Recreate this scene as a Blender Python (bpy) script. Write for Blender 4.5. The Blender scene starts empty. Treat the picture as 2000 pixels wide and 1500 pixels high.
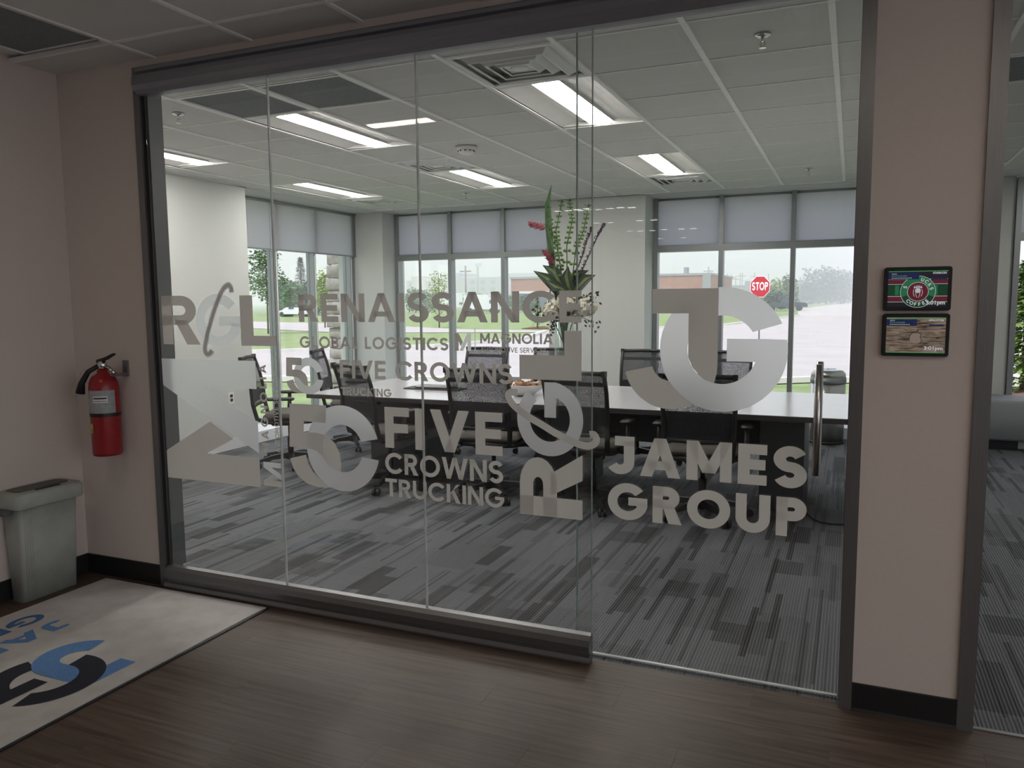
import bpy, math, random
from mathutils import Vector, Matrix
random.seed(7)
S = bpy.context.scene
COL = S.collection
PI = math.pi

# ------------------------------------------------------------------ camera, sky, sun, exposure
CAM_H = 1.51
FPX = 1533.0                                   # focal length in pixels of the 2000 px wide frame
R0 = ((0.91778, 0.03346, -0.39566), (0.39700, -0.09940, 0.91240), (-0.00880, -0.99448, -0.10451))
# rebuild an exactly orthonormal frame from the two measured vanishing points
_vy = Vector((665, -167, FPX)).normalized(); _vx = -Vector((-3565, -130, FPX)).normalized()
_vx = (_vx - _vy * _vx.dot(_vy)).normalized(); _vz = _vx.cross(_vy)
if _vz.y > 0: _vz = -_vz
RM = Matrix((_vx, _vy, _vz))                   # camera (x right, y down, z forward) -> world
cam = bpy.data.cameras.new('camera'); cam.sensor_width = 36.0; cam.lens = FPX / 2000 * 36.0
cam.clip_start = 0.05; cam.clip_end = 2000
camo = bpy.data.objects.new('camera', cam); COL.objects.link(camo)
cr, cd, cf = RM.col[0], RM.col[1], RM.col[2]
camo.matrix_world = Matrix(((cr[0], -cd[0], -cf[0], 0), (cr[1], -cd[1], -cf[1], 0), (cr[2], -cd[2], -cf[2], CAM_H), (0, 0, 0, 1)))
S.camera = camo
def at(u, v, y):                               # photo measurement -> point on the plane at depth y
    d = RM @ Vector((u - 1000, v - 750, FPX)); d = d * (y / d.y); return Vector((d.x, d.y, d.z + CAM_H))
def atz(u, v, z):                              # ... on the level z
    d = RM @ Vector((u - 1000, v - 750, FPX)); d = d * ((z - CAM_H) / d.z); return Vector((d.x, d.y, z))

W = bpy.data.worlds.new('hazy_sky'); S.world = W; W.use_nodes = True
nt = W.node_tree; nt.nodes.clear()
wo = nt.nodes.new('ShaderNodeOutputWorld'); bg = nt.nodes.new('ShaderNodeBackground')
tc = nt.nodes.new('ShaderNodeTexCoord'); sp = nt.nodes.new('ShaderNodeSeparateXYZ'); rp = nt.nodes.new('ShaderNodeValToRGB')
rp.color_ramp.elements[0].position = 0.0; rp.color_ramp.elements[0].color = (0.94, 0.96, 1.0, 1)
rp.color_ramp.elements[1].position = 0.6; rp.color_ramp.elements[1].color = (0.80, 0.88, 1.0, 1)
nt.links.new(tc.outputs['Generated'], sp.inputs[0]); nt.links.new(sp.outputs['Z'], rp.inputs[0])
nt.links.new(rp.outputs[0], bg.inputs[0]); nt.links.new(bg.outputs[0], wo.inputs[0])
bg.inputs[1].default_value = 1.5
sun = bpy.data.lights.new('sun', 'SUN'); sun.energy = 2.6; sun.angle = math.radians(8); sun.color = (1, 0.96, 0.9)
suno = bpy.data.objects.new('sun', sun); COL.objects.link(suno)
suno.rotation_euler = Vector((0.02, 0.55, -0.83)).to_track_quat('-Z', 'Y').to_euler()
S.view_settings.view_transform = 'Standard'; S.view_settings.look = 'None'
S.view_settings.gamma = 1; S.view_settings.use_curve_mapping = False
S.view_settings.exposure = 0.1
S.cycles.transparent_max_bounces = 40; S.cycles.max_bounces = 10; S.cycles.volume_bounces = 1
LAMP_ROOM = 38.0        # radiance of the meeting-room lamp lenses
LAMP_LOBBY = 20.0       # lobby lamp lenses (dimmed)

# ------------------------------------------------------------------ helpers
ORG = {}
def tag(o, label=None, cat=None, group=None, kind=None):
    if label: o['label'] = label
    if cat: o['category'] = cat
    if group: o['group'] = group
    if kind: o['kind'] = kind
    return o
def thing(name, label, cat, loc=(0, 0, 0), group=None, kind=None):
    o = bpy.data.objects.new(name, None); COL.objects.link(o); o.location = loc; o.empty_display_size = .05
    ORG[o.name] = Vector(loc)
    return tag(o, label, cat, group, kind)
class MB:
    def __init__(s): s.v = []; s.f = []; s.sm = []
    def add(s, vs, fs, smooth=False):
        n = len(s.v); s.v += [tuple(p) for p in vs]
        for f in fs: s.f.append(tuple(i + n for i in f)); s.sm.append(smooth)
        return s
    def box(s, x0, x1, y0, y1, z0, z1):
        vs = [(x, y, z) for z in (z0, z1) for y in (y0, y1) for x in (x0, x1)]
        return s.add(vs, [(0, 2, 3, 1), (4, 5, 7, 6), (0, 1, 5, 4), (2, 6, 7, 3), (0, 4, 6, 2), (1, 3, 7, 5)])
    def rbox(s, x0, x1, y0, y1, z0, z1, r, n=3):        # box with rounded plan corners and chamfered rims
        pts = rrect(x0, x1, y0, y1, r, n); c = min(r * .5, (z1 - z0) * .45)
        inn = rrect(x0 + c, x1 - c, y0 + c, y1 - c, max(r - c, r * .3), n)
        rings = [[(p[0], p[1], z0) for p in inn], [(p[0], p[1], z0 + c) for p in pts], [(p[0], p[1], z1 - c) for p in pts], [(p[0], p[1], z1) for p in inn]]
        return s.loft(rings, cap=True, smooth=True)
    def loft(s, rings, cap=False, smooth=False, closed=True):
        n = len(rings[0]); vs = [p for r in rings for p in r]; fs = []
        for i in range(len(rings) - 1):
            for j in range(n if closed else n - 1):
                a, b = i * n + j, i * n + (j + 1) % n
                fs.append((a, b, b + n, a + n))
        k = len(s.v); s.add(vs, fs, smooth)
        if cap:
            s.f.append(tuple(k + j for j in reversed(range(n)))); s.sm.append(False)
            m = (len(rings) - 1) * n
            s.f.append(tuple(k + m + j for j in range(n))); s.sm.append(False)
        return s
    def prism(s, poly, z0, z1):
        return s.loft([[(p[0], p[1], z0) for p in poly], [(p[0], p[1], z1) for p in poly]], cap=True)
    def cyl(s, p0, p1, r0, r1=None, n=12, cap=True):
        if r1 is None: r1 = r0
        p0, p1 = Vector(p0), Vector(p1); d = (p1 - p0).normalized()
        a = d.orthogonal().normalized(); b = d.cross(a)
        ring = lambda p, r: [p + (a * math.cos(2 * PI * k / n) + b * math.sin(2 * PI * k / n)) * r for k in range(n)]
        return s.loft([ring(p0, r0), ring(p1, r1)], cap=cap, smooth=True)
    def tube(s, path, r, n=8, cap=True, sq=None):
        path = [Vector(p) for p in path]; rings = []; up = None
        rr = r if isinstance(r, (list, tuple)) else [r] * len(path)
        for i, p in enumerate(path):
            d = (path[min(i + 1, len(path) - 1)] - path[max(i - 1, 0)]).normalized()
            if up is None: up = d.orthogonal().normalized()
            a = (up - d * up.dot(d)); a = a.normalized() if a.length > 1e-6 else d.orthogonal().normalized(); up = a; b = d.cross(a)
            rings.append([p + (a * math.cos(2 * PI * k / n) + b * math.sin(2 * PI * k / n)) * rr[i] for k in range(n)])
        return s.loft(rings, cap=cap, smooth=True)
    def lathe(s, prof, c=(0, 0), n=20, sx=1, sy=1, cap=True):
        rings = [[(c[0] + r * sx * math.cos(2 * PI * k / n), c[1] + r * sy * math.sin(2 * PI * k / n), z) for k in range(n)] for r, z in prof]
        return s.loft(rings, cap=cap, smooth=True)
    def ball(s, c, r, n=8, m=5, sx=1, sy=1, sz=1):
        prof = [(max(r * math.sin(PI * i / m), 1e-4), -r * math.cos(PI * i / m)) for i in range(m + 1)]
        rings = [[(c[0] + q * sx * math.cos(2 * PI * k / n), c[1] + q * sy * math.sin(2 * PI * k / n), c[2] + z * sz) for k in range(n)] for q, z in prof]
        return s.loft(rings, cap=False, smooth=True)
    def quad(s, a, b, c, d, smooth=False): return s.add([a, b, c, d], [(0, 1, 2, 3)], smooth)
    def leaf(s, p, d, up, L, w):
        p, d = Vector(p), Vector(d).normalized(); q = d.cross(Vector(up))
        q = q.normalized() if q.length > 1e-4 else d.orthogonal().normalized()
        return s.add([p, p + d * L * .5 + q * w, p + d * L, p + d * L * .5 - q * w], [(0, 1, 2, 3)])
    def mesh(s, name, off=Vector((0, 0, 0))):
        me = bpy.data.meshes.new(name)
        me.from_pydata([(v[0] - off[0], v[1] - off[1], v[2] - off[2]) for v in s.v], [], s.f)
        me.polygons.foreach_set('use_smooth', s.sm); me.validate(); me.update(); return me
    def build(s, name, m, parent=None, label=None, origin=None):
        off = ORG[parent.name] if parent is not None else Vector(origin or (0, 0, 0))
        me = s.mesh(name, off); me.materials.append(m)
        o = bpy.data.objects.new(name, me); COL.objects.link(o)
        if parent is not None: o.parent = parent
        else: o.location = off
        ORG[o.name] = Vector(off)
        if label: o['label'] = label
        return o
def inst(name, me, parent, loc, rot=(0, 0, 0), scale=None):
    o = bpy.data.objects.new(name, me); COL.objects.link(o); o.parent = parent
    o.location = Vector(loc) - ORG[parent.name]; o.rotation_euler = rot
    if scale: o.scale = scale
    ORG[o.name] = Vector(loc); return o
def copy_tree(o, parent=None):
    c = o.copy(); COL.objects.link(c); c.parent = parent
    for ch in list(o.children): copy_tree(ch, c)
    return c
def rrect(x0, x1, y0, y1, r, n=3):
    out = []
    for cx, cy, a in ((x1 - r, y0 + r, -PI / 2), (x1 - r, y1 - r, 0), (x0 + r, y1 - r, PI / 2), (x0 + r, y0 + r, PI)):
        for k in range(n + 1): out.append((cx + r * math.cos(a + PI / 2 * k / n), cy + r * math.sin(a + PI / 2 * k / n)))
    return out

# ------------------------------------------------------------------ materials
def nodes(name):
    m = bpy.data.materials.new(name); m.use_nodes = True; t = m.node_tree
    return m, t, t.nodes['Principled BSDF'], t.nodes['Material Output']
def lin(c): return tuple((x / 255 / 12.92) if x / 255 <= .04045 else ((x / 255 + .055) / 1.055) ** 2.4 for x in c) + (1,)
def MAT(name, c, rough=.5, metal=0, var=.08, scale=30, bump=0, stretch=None, spec=.5, alpha=None):
    """c: linear albedo; var: amount of procedural colour variation."""
    m, t, b, out = nodes(name)
    b.inputs['Roughness'].default_value = rough; b.inputs['Metallic'].default_value = metal
    b.inputs['Specular IOR Level'].default_value = spec
    co = t.nodes.new('ShaderNodeTexCoord'); mp = t.nodes.new('ShaderNodeMapping'); nz = t.nodes.new('ShaderNodeTexNoise')
    if stretch: mp.inputs['Scale'].default_value = stretch
    t.links.new(co.outputs['Object'], mp.inputs[0]); t.links.new(mp.outputs[0], nz.inputs['Vector'])
    nz.inputs['Scale'].default_value = scale; nz.inputs['Detail'].default_value = 4
    r = t.nodes.new('ShaderNodeValToRGB')
    r.color_ramp.elements[0].position = .3; r.color_ramp.elements[1].position = .7
    r.color_ramp.elements[0].color = tuple(x * (1 - var) for x in c[:3]) + (1,)
    r.color_ramp.elements[1].color = tuple(min(1, x * (1 + var)) for x in c[:3]) + (1,)
    t.links.new(nz.outputs[0], r.inputs[0]); t.links.new(r.outputs[0], b.inputs['Base Color'])
    if bump:
        bp = t.nodes.new('ShaderNodeBump'); bp.inputs['Strength'].default_value = bump; bp.inputs['Distance'].default_value = .01
        t.links.new(nz.outputs[0], bp.inputs['Height']); t.links.new(bp.outputs[0], b.inputs['Normal'])
    return m
def EMIT(name, c, s):
    m, t, b, out = nodes(name)
    b.inputs['Base Color'].default_value = (.8, .8, .8, 1) if s > 5 else (.01, .01, .01, 1); b.inputs['Emission Color'].default_value = tuple(c[:3]) + (1,)
    b.inputs['Emission Strength'].default_value = s; b.inputs['Roughness'].default_value = .4
    return m
def GLASS(name, tint, refl=1.0, f0=.04):
    """thin pane: straight view through plus a mirror reflection that grows towards grazing (Schlick)."""
    m, t, b, out = nodes(name); t.nodes.remove(b); L = t.links.new
    tr = t.nodes.new('ShaderNodeBsdfTransparent'); gl = t.nodes.new('ShaderNodeBsdfGlossy'); mx = t.nodes.new('ShaderNodeMixShader')
    tr.inputs[0].default_value = tuple(tint) + (1,); gl.inputs['Roughness'].default_value = 0.0; gl.inputs[0].default_value = (1, 1, 1, 1)
    lw = t.nodes.new('ShaderNodeLayerWeight'); lw.inputs['Blend'].default_value = .5
    pw = t.nodes.new('ShaderNodeMath'); pw.operation = 'POWER'; pw.inputs[1].default_value = 5; L(lw.outputs['Facing'], pw.inputs[0])
    mr = t.nodes.new('ShaderNodeMapRange'); mr.inputs['To Min'].default_value = f0 * refl; mr.inputs['To Max'].default_value = refl; L(pw.outputs[0], mr.inputs[0])
    L(mr.outputs[0], mx.inputs[0]); L(tr.outputs[0], mx.inputs[1]); L(gl.outputs[0], mx.inputs[2]); L(mx.outputs[0], out.inputs[0])
    return m
def FILM(name, c, trans, clear=0.0, tcol=None):
    """cut vinyl / frosted film: diffuse reflection + diffuse transmission (+ a little straight view through)."""
    m, t, b, out = nodes(name)
    b.inputs['Base Color'].default_value = tuple(c) + (1,); b.inputs['Roughness'].default_value = .55; b.inputs['Specular IOR Level'].default_value = .25
    nz = t.nodes.new('ShaderNodeTexNoise'); nz.inputs['Scale'].default_value = 900
    bp = t.nodes.new('ShaderNodeBump'); bp.inputs['Strength'].default_value = .05; t.links.new(nz.outputs[0], bp.inputs['Height']); t.links.new(bp.outputs[0], b.inputs['Normal'])
    tl = t.nodes.new('ShaderNodeBsdfTranslucent'); tl.inputs[0].default_value = tuple(tcol or c) + (1,)
    mx = t.nodes.new('ShaderNodeMixShader'); mx.inputs[0].default_value = trans
    t.links.new(b.outputs[0], mx.inputs[1]); t.links.new(tl.outputs[0], mx.inputs[2]); last = mx
    if clear:
        tr = t.nodes.new('ShaderNodeBsdfTransparent'); m2 = t.nodes.new('ShaderNodeMixShader'); m2.inputs[0].default_value = clear
        t.links.new(mx.outputs[0], m2.inputs[1]); t.links.new(tr.outputs[0], m2.inputs[2]); last = m2
    t.links.new(last.outputs[0], out.inputs[0]); return m

def FROST(name, c, trans):
    """frosted film: pale diffuse face, and light from behind scattered forward."""
    m, t, b, out = nodes(name)
    b.inputs['Base Color'].default_value = tuple(c) + (1,); b.inputs['Roughness'].default_value = .6; b.inputs['Specular IOR Level'].default_value = .2
    nz = t.nodes.new('ShaderNodeTexNoise'); nz.inputs['Scale'].default_value = 900
    bp = t.nodes.new('ShaderNodeBump'); bp.inputs['Strength'].default_value = .05; t.links.new(nz.outputs[0], bp.inputs['Height']); t.links.new(bp.outputs[0], b.inputs['Normal'])
    rf = t.nodes.new('ShaderNodeBsdfRefraction'); rf.inputs['Color'].default_value = (.95, .97, 1, 1); rf.inputs['Roughness'].default_value = .6; rf.inputs['IOR'].default_value = 1.25
    mx = t.nodes.new('ShaderNodeMixShader'); mx.inputs[0].default_value = trans
    tl = t.nodes.new('ShaderNodeBsdfTranslucent'); tl.inputs[0].default_value = (.95, .97, 1, 1); m2 = t.nodes.new('ShaderNodeMixShader'); m2.inputs[0].default_value = .35
    t.links.new(rf.outputs[0], m2.inputs[1]); t.links.new(tl.outputs[0], m2.inputs[2])
    t.links.new(b.outputs[0], mx.inputs[1]); t.links.new(m2.outputs[0], mx.inputs[2]); t.links.new(mx.outputs[0], out.inputs[0]); return m

M = {}
M['wall'] = MAT('painted_drywall', (.66, .585, .545), .75, var=.015, scale=60, bump=.03)
M['wall_room'] = MAT('painted_drywall_room', (.58, .60, .58), .7, var=.015, scale=60, bump=.03)
M['black_base'] = MAT('black_vinyl_base', (.012, .012, .013), .5, var=.2)
M['header'] = MAT('dark_anodised_header', (.30, .30, .34), .42, .4, var=.06, scale=8, stretch=(1, 40, 40))
M['alu'] = MAT('brushed_aluminium', (.25, .25, .26), .38, .8, var=.06, scale=8, stretch=(40, 40, 1))
M['alu_dark'] = MAT('shadow_gap', (.02, .02, .022), .6, .0)
M['mullion'] = MAT('anodised_mullion', (.27, .29, .295), .4, .5, var=.04)
M['white_frame'] = MAT('white_sill', (.8, .82, .84), .5, var=.02)
M['tbar'] = MAT('white_grid_steel', (.90, .91, .89), .45, var=.03)
M['tile'] = MAT('acoustic_tile', (.69, .70, .68), .9, var=.04, scale=260, bump=.25)
M['glass'] = GLASS('clear_glass', (.984, .989, .990), 1.0)
M['edge'] = MAT('polished_glass_edge', (.26, .34, .32), .15, var=.1)
M['seal'] = MAT('clear_joint_seal', (.62, .66, .66), .2, var=.15, scale=10)
M['pane'] = GLASS('window_glass', (.99, .99, .996), .6)
M['vase'] = GLASS('vase_glass', (.93, .97, .96), .7)
M['grey_film'] = FILM('grey_vinyl_film', (.80, .79, .76), .2, tcol=(.64, .63, .60))
M['white_film'] = FROST('frosted_white_film', (.93, .95, .97), .66)
M['black'] = MAT('black_plastic', (.012, .013, .016), .45, var=.2)
M['navy'] = MAT('black_navy_fabric', (.014, .016, .024), .7, var=.2, scale=300)
M['seat'] = MAT('taupe_seat_fabric', (.105, .096, .09), .9, var=.12, scale=400, bump=.1)
M['steel'] = MAT('brushed_steel', (.55, .55, .54), .28, 1.0, var=.06, scale=6, stretch=(1, 1, 40))
M['chrome'] = MAT('chrome', (.7, .7, .7), .12, 1.0, var=.02)
M['laminate'] = MAT('pale_laminate', (.50, .49, .52), .17, var=.04, scale=5, stretch=(1, 14, 1))
M['table_edge'] = MAT('dark_table_edge', (.045, .04, .042), .5)
M['table_base'] = MAT('charcoal_table_base', (.062, .07, .082), .45, var=.06)
M['white'] = MAT('white_paint', (.78, .78, .76), .5, var=.03)
M['grille'] = MAT('dark_filter', (.21, .23, .24), .9, var=.25, scale=160)
M['vent'] = MAT('white_vent_metal', (.78, .80, .80), .4, var=.03)
M['lens'] = EMIT('lamp_lens', (1, .955, .895), LAMP_ROOM)
M['lens_lobby'] = EMIT('lobby_lamp_lens', (1, .87, .72), LAMP_LOBBY)
M['reflector'] = MAT('lamp_reflector', (.66, .66, .64), .5, var=.02)
M['red'] = MAT('red_enamel', (.30, .015, .02), .28, var=.1)
M['bin'] = MAT('grey_bin_plastic', (.37, .39, .36), .6, var=.08, scale=12)
M['bin_dark'] = MAT('dark_grey_bin_lid', (.09, .10, .095), .6, var=.08)

def wood_floor():
    m, t, b, out = nodes('grey_brown_wood_plank'); L = t.links.new
    co = t.nodes.new('ShaderNodeTexCoord'); oi = t.nodes.new('ShaderNodeObjectInfo'); mp = t.nodes.new('ShaderNodeMapping'); ad = t.nodes.new('ShaderNodeVectorMath'); ad.operation = 'ADD'
    cm = t.nodes.new('ShaderNodeCombineXYZ'); mu = t.nodes.new('ShaderNodeMath'); mu.operation = 'MULTIPLY'; mu.inputs[1].default_value = 37
    L(oi.outputs['Random'], mu.inputs[0]); L(mu.outputs[0], cm.inputs[0]); L(mu.outputs[0], cm.inputs[1]); L(co.outputs['Object'], ad.inputs[0]); L(cm.outputs[0], ad.inputs[1]); L(ad.outputs[0], mp.inputs[0])
    mp.inputs['Scale'].default_value = (1.1, 22, 1)
    n1 = t.nodes.new('ShaderNodeTexNoise'); n1.inputs['Scale'].default_value = 2.2; n1.inputs['Detail'].default_value = 7; n1.inputs['Distortion'].default_value = .6; L(mp.outputs[0], n1.inputs['Vector'])
    r = t.nodes.new('ShaderNodeValToRGB'); e = r.color_ramp.elements
    e[0].position = .25; e[0].color = (.044, .027, .020, 1); e[1].position = .78; e[1].color = (.150, .108, .086, 1)
    L(n1.outputs[0], r.inputs[0])
    hs = t.nodes.new('ShaderNodeHueSaturation'); mr = t.nodes.new('ShaderNodeMapRange'); mr.inputs['To Min'].default_value = .92; mr.inputs['To Max'].default_value = 1.08
    L(oi.outputs['Random'], mr.inputs[0]); L(mr.outputs[0], hs.inputs['Value']); L(r.outputs[0], hs.inputs['Color']); L(hs.outputs[0], b.inputs['Base Color'])
    rr = t.nodes.new('ShaderNodeMapRange'); rr.inputs['To Min'].default_value = .30; rr.inputs['To Max'].default_value = .55; b.inputs['Specular IOR Level'].default_value = .32; L(n1.outputs[0], rr.inputs[0]); L(rr.outputs[0], b.inputs['Roughness'])
    bp = t.nodes.new('ShaderNodeBump'); bp.inputs['Strength'].default_value = .12; bp.inputs['Distance'].default_value = .004; L(n1.outputs[0], bp.inputs['Height']); L(bp.outputs[0], b.inputs['Normal'])
    return m
M['wood'] = wood_floor()
def carpet():
    m, t, b, out = nodes('striped_carpet_tile'); L = t.links.new
    b.inputs['Roughness'].default_value = .7; b.inputs['Specular IOR Level'].default_value = .28
    ge = t.nodes.new('ShaderNodeNewGeometry'); sx = t.nodes.new('ShaderNodeSeparateXYZ'); L(ge.outputs['Position'], sx.inputs[0])
    cb = t.nodes.new('ShaderNodeCombineXYZ'); L(sx.outputs['Y'], cb.inputs[0]); L(sx.outputs['X'], cb.inputs[1])   # long axis of the dashes runs into the room
    def brick(w, h, off, seed):
        mp = t.nodes.new('ShaderNodeMapping'); mp.inputs['Location'].default_value = (seed, seed * .37, 0); L(cb.outputs[0], mp.inputs[0])
        k = t.nodes.new('ShaderNodeTexBrick'); k.inputs['Scale'].default_value = 1; k.inputs['Mortar Size'].default_value = 0; k.inputs['Brick Width'].default_value = w; k.inputs['Row Height'].default_value = h
        k.offset = off; k.inputs['Color1'].default_value = (0, 0, 0, 1); k.inputs['Color2'].default_value = (1, 1, 1, 1); k.inputs['Bias'].default_value = 0; L(mp.outputs[0], k.inputs[0]); return k
    k1 = brick(.37, .093, .37, 3.3); k2 = brick(.61, .305, .5, 11.1); k3 = brick(.58, .031, .61, 7.7); k4 = brick(.23, .165, .43, 5.9); k5 = brick(1.1, .0155, .57, 1.7)
    def ramp(k, p0, p1, lo, hi=1.0):
        r = t.nodes.new('ShaderNodeMapRange'); r.inputs['From Min'].default_value = p0; r.inputs['From Max'].default_value = p1; r.inputs['To Min'].default_value = lo; r.inputs['To Max'].default_value = hi; L(k.outputs[0], r.inputs[0]); return r.outputs[0]
    def mth(op, a, bb):
        x = t.nodes.new('ShaderNodeMath'); x.operation = op
        for i, q in enumerate((a, bb)):
            if isinstance(q, (int, float)): x.inputs[i].default_value = q
            else: L(q, x.inputs[i])
        return x.outputs[0]
    dark = mth('MULTIPLY', mth('MULTIPLY', ramp(k1, .05, .13, .22), ramp(k3, .06, .15, .2)), mth('MULTIPLY', ramp(k4, .03, .07, .42), ramp(k5, .07, .16, .4)))
    wv = t.nodes.new('ShaderNodeMath'); wv.operation = 'SINE'; ms = t.nodes.new('ShaderNodeMath'); ms.operation = 'MULTIPLY'; ms.inputs[1].default_value = 2 * PI / .0135; L(sx.outputs['X'], ms.inputs[0]); L(ms.outputs[0], wv.inputs[0])
    rib = t.nodes.new('ShaderNodeMapRange'); rib.inputs['From Min'].default_value = -.7; rib.inputs['From Max'].default_value = .5; rib.inputs['To Min'].default_value = .55; rib.inputs['To Max'].default_value = 1; L(wv.outputs[0], rib.inputs[0])
    keep = mth('SUBTRACT', 1, mth('MULTIPLY', mth('SUBTRACT', 1, dark), rib.outputs[0]))           # dark yarn shows in the ribs only
    soft = t.nodes.new('ShaderNodeMapRange'); soft.inputs['From Min'].default_value = -1; soft.inputs['To Min'].default_value = 1.04; soft.inputs['To Max'].default_value = .88; L(wv.outputs[0], soft.inputs[0])
    nz = t.nodes.new('ShaderNodeTexNoise'); nz.inputs['Scale'].default_value = 120; L(ge.outputs['Position'], nz.inputs['Vector'])
    rn = t.nodes.new('ShaderNodeMapRange'); rn.inputs['To Min'].default_value = .72; rn.inputs['To Max'].default_value = 1.28; L(nz.outputs[0], rn.inputs[0])
    val = mth('MULTIPLY', mth('MULTIPLY', keep, soft.outputs[0]), mth('MULTIPLY', ramp(k2, 0, 1, .82, 1.1), rn.outputs[0]))
    vm = t.nodes.new('ShaderNodeVectorMath'); vm.operation = 'SCALE'; vm.inputs[0].default_value = (.138, .146, .160); L(val, vm.inputs['Scale']); c = vm.outputs[0]
    L(c, b.inputs['Base Color'])
    bp = t.nodes.new('ShaderNodeBump'); bp.inputs['Strength'].default_value = .4; bp.inputs['Distance'].default_value = .004; L(wv.outputs[0], bp.inputs['Height']); L(bp.outputs[0], b.inputs['Normal'])
    return m
M['carpet'] = carpet()
def shade_mat():
    m, t, b, out = nodes('grey_solar_shade_fabric'); L = t.links.new
    b.inputs['Base Color'].default_value = (.34, .34, .35, 1); b.inputs['Roughness'].default_value = .9
    tl = t.nodes.new('ShaderNodeBsdfTranslucent'); tl.inputs[0].default_value = (.74, .74, .78, 1)
    nz = t.nodes.new('ShaderNodeTexNoise'); nz.inputs['Scale'].default_value = 400; bp = t.nodes.new('ShaderNodeBump'); bp.inputs['Strength'].default_value = .1; L(nz.outputs[0], bp.inputs['Height']); L(bp.outputs[0], b.inputs['Normal'])
    mx = t.nodes.new('ShaderNodeMixShader'); mx.inputs[0].default_value = .7
    L(b.outputs[0], mx.inputs[1]); L(tl.outputs[0], mx.inputs[2]); L(mx.outputs[0], out.inputs[0]); return m
M['shade'] = shade_mat()
def mesh_fabric():
    m, t, b, out = nodes('black_open_mesh'); L = t.links.new
    b.inputs['Base Color'].default_value = (.022, .024, .034, 1); b.inputs['Roughness'].default_value = .7
    tr = t.nodes.new('ShaderNodeBsdfTransparent'); mx = t.nodes.new('ShaderNodeMixShader')
    co = t.nodes.new('ShaderNodeTexCoord'); vo = t.nodes.new('ShaderNodeTexVoronoi'); vo.inputs['Scale'].default_value = 260; L(co.outputs['Object'], vo.inputs['Vector'])
    r = t.nodes.new('ShaderNodeMapRange'); r.inputs['From Min'].default_value = .2; r.inputs['From Max'].default_value = .6; r.inputs['To Min'].default_value = .52; r.inputs['To Max'].default_value = .06; L(vo.outputs['Distance'], r.inputs[0])
    L(r.outputs[0], mx.inputs[0]); L(b.outputs[0], mx.inputs[1]); L(tr.outputs[0], mx.inputs[2]); L(mx.outputs[0], out.inputs[0]); return m
M['mesh'] = mesh_fabric()

# ------------------------------------------------------------------ dimensions of the place
GY = 3.03; DY = 3.088; CZ = 2.734
XL = -5.90; YB = 9.10; YW = 9.55; XWL = -6.35
LX = -3.95                                     # lobby's left wall
G = .61                                        # ceiling module
def struct(name, mb, m, label):
    o = mb.build(name, m); tag(o, label, kind='structure'); return o

# ------------------------------------------------------------------ floors
fl = struct('floor', MB().box(-3.96, 5.0, -12.0, 3.06, -.12, -.012), M['black_base'], 'lobby floor of grey brown wood-look planks')
pw, pl = .178, 1.22
plank = MB().box(-pl / 2 + .0003, pl / 2 - .0003, -pw / 2 + .0003, pw / 2 - .0003, -.012, 0).mesh('plank'); plank.materials.append(M['wood'])
row = 0; y = 3.06 - pw / 2
while y > .35:
    off = (row * .47) % 1.22; x = -3.96 - off + pl / 2
    while x < 2.6:
        inst('plank', plank, fl, (x, y, 0)); x += pl
    y -= pw; row += 1
yr = y + pw / 2
rest = MB(); rest.box(-3.96, 5.0, -12.0, yr, -.012, 0); rest.box(2.0, 5.0, yr, 3.06, -.012, -.0005)
ro = rest.build('plank_field', M['wood'], fl)
cf_ = struct('floor_carpet', MB().box(-6.6, 5.0, 3.06, 9.75, -.12, -.012), M['black_base'], 'meeting room floor of striped grey carpet tiles')
ct = MB().box(-.3045, .3045, -.3045, .3045, -.012, 0).mesh('carpet_tile'); ct.materials.append(M['carpet'])
for i in range(-10, 6):
    for j in range(0, 11):
        x, y = (i + .5) * .61, 3.06 + (j + .5) * .61
        if x < -6.0 and y < 6.5: continue
        inst('carpet_tile', ct, cf_, (x, y, 0))
tag(MB().box(.435, 5.0, 3.04, 3.06, -.012, .004).build('trim_1', M['alu']), 'aluminium threshold strip between planks and carpet', kind='structure')

# ------------------------------------------------------------------ ceilings with tiles and grid
def ceil_tile(w, d): 
    me = MB().box(-w / 2, w / 2, -d / 2, d / 2, .004, .02).mesh('ceiling_tile'); me.materials.append(M['tile']); return me
full = ceil_tile(G - .004, G - .004)
ce = struct('ceiling', MB().box(-6.6, .3, 3.05, 9.75, CZ + .03, CZ + .2), M['white'], 'suspended white tile ceiling of the meeting room')
gx = [-.12 - G * k for k in range(0, 10)]      # grid lines running into the room
gy = [3.64 + G * k for k in range(0, 9)]
def cell(i, j): return (gx[i] - G / 2, gy[j] + G / 2)
troff = [(2, 1), (5, 1), (8, 1), (2, 5), (5, 5), (8, 5)]
vents = [(2, 0), (5, 4), (2, 7), (8, 7)]
grl = [(5, 0), (4, 0)]
taken = set(vents + grl)
for i, j in troff: taken |= {(i, j), (i, j + 1)}
xe = [.16] + gx + [XL]; ye = [3.13] + gy + [YB]
for a in range(len(xe) - 1):
    for b in range(len(ye) - 1):
        x1, x0, y0, y1 = xe[a], xe[a + 1], ye[b], ye[b + 1]
        if (a - 1, b - 1) in taken: continue
        if abs(x1 - x0 - G) < .01 and abs(y1 - y0 - G) < .01: inst('ceiling_tile', full, ce, ((x0 + x1) / 2, (y0 + y1) / 2, CZ))
        else: inst('ceiling_tile', ceil_tile(x1 - x0 - .002, y1 - y0 - .002), ce, ((x0 + x1) / 2, (y0 + y1) / 2, CZ))
for x in gx: MB().box(x - .014, x + .014, 3.13, YB, CZ - .006, CZ + .02).build('main_tee', M['tbar'], ce)
ctee = MB().box(-G / 2 + .014, G / 2 - .014, -.006, .006, -.001, .018).mesh('cross_tee'); ctee.materials.append(M['tbar'])
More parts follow.
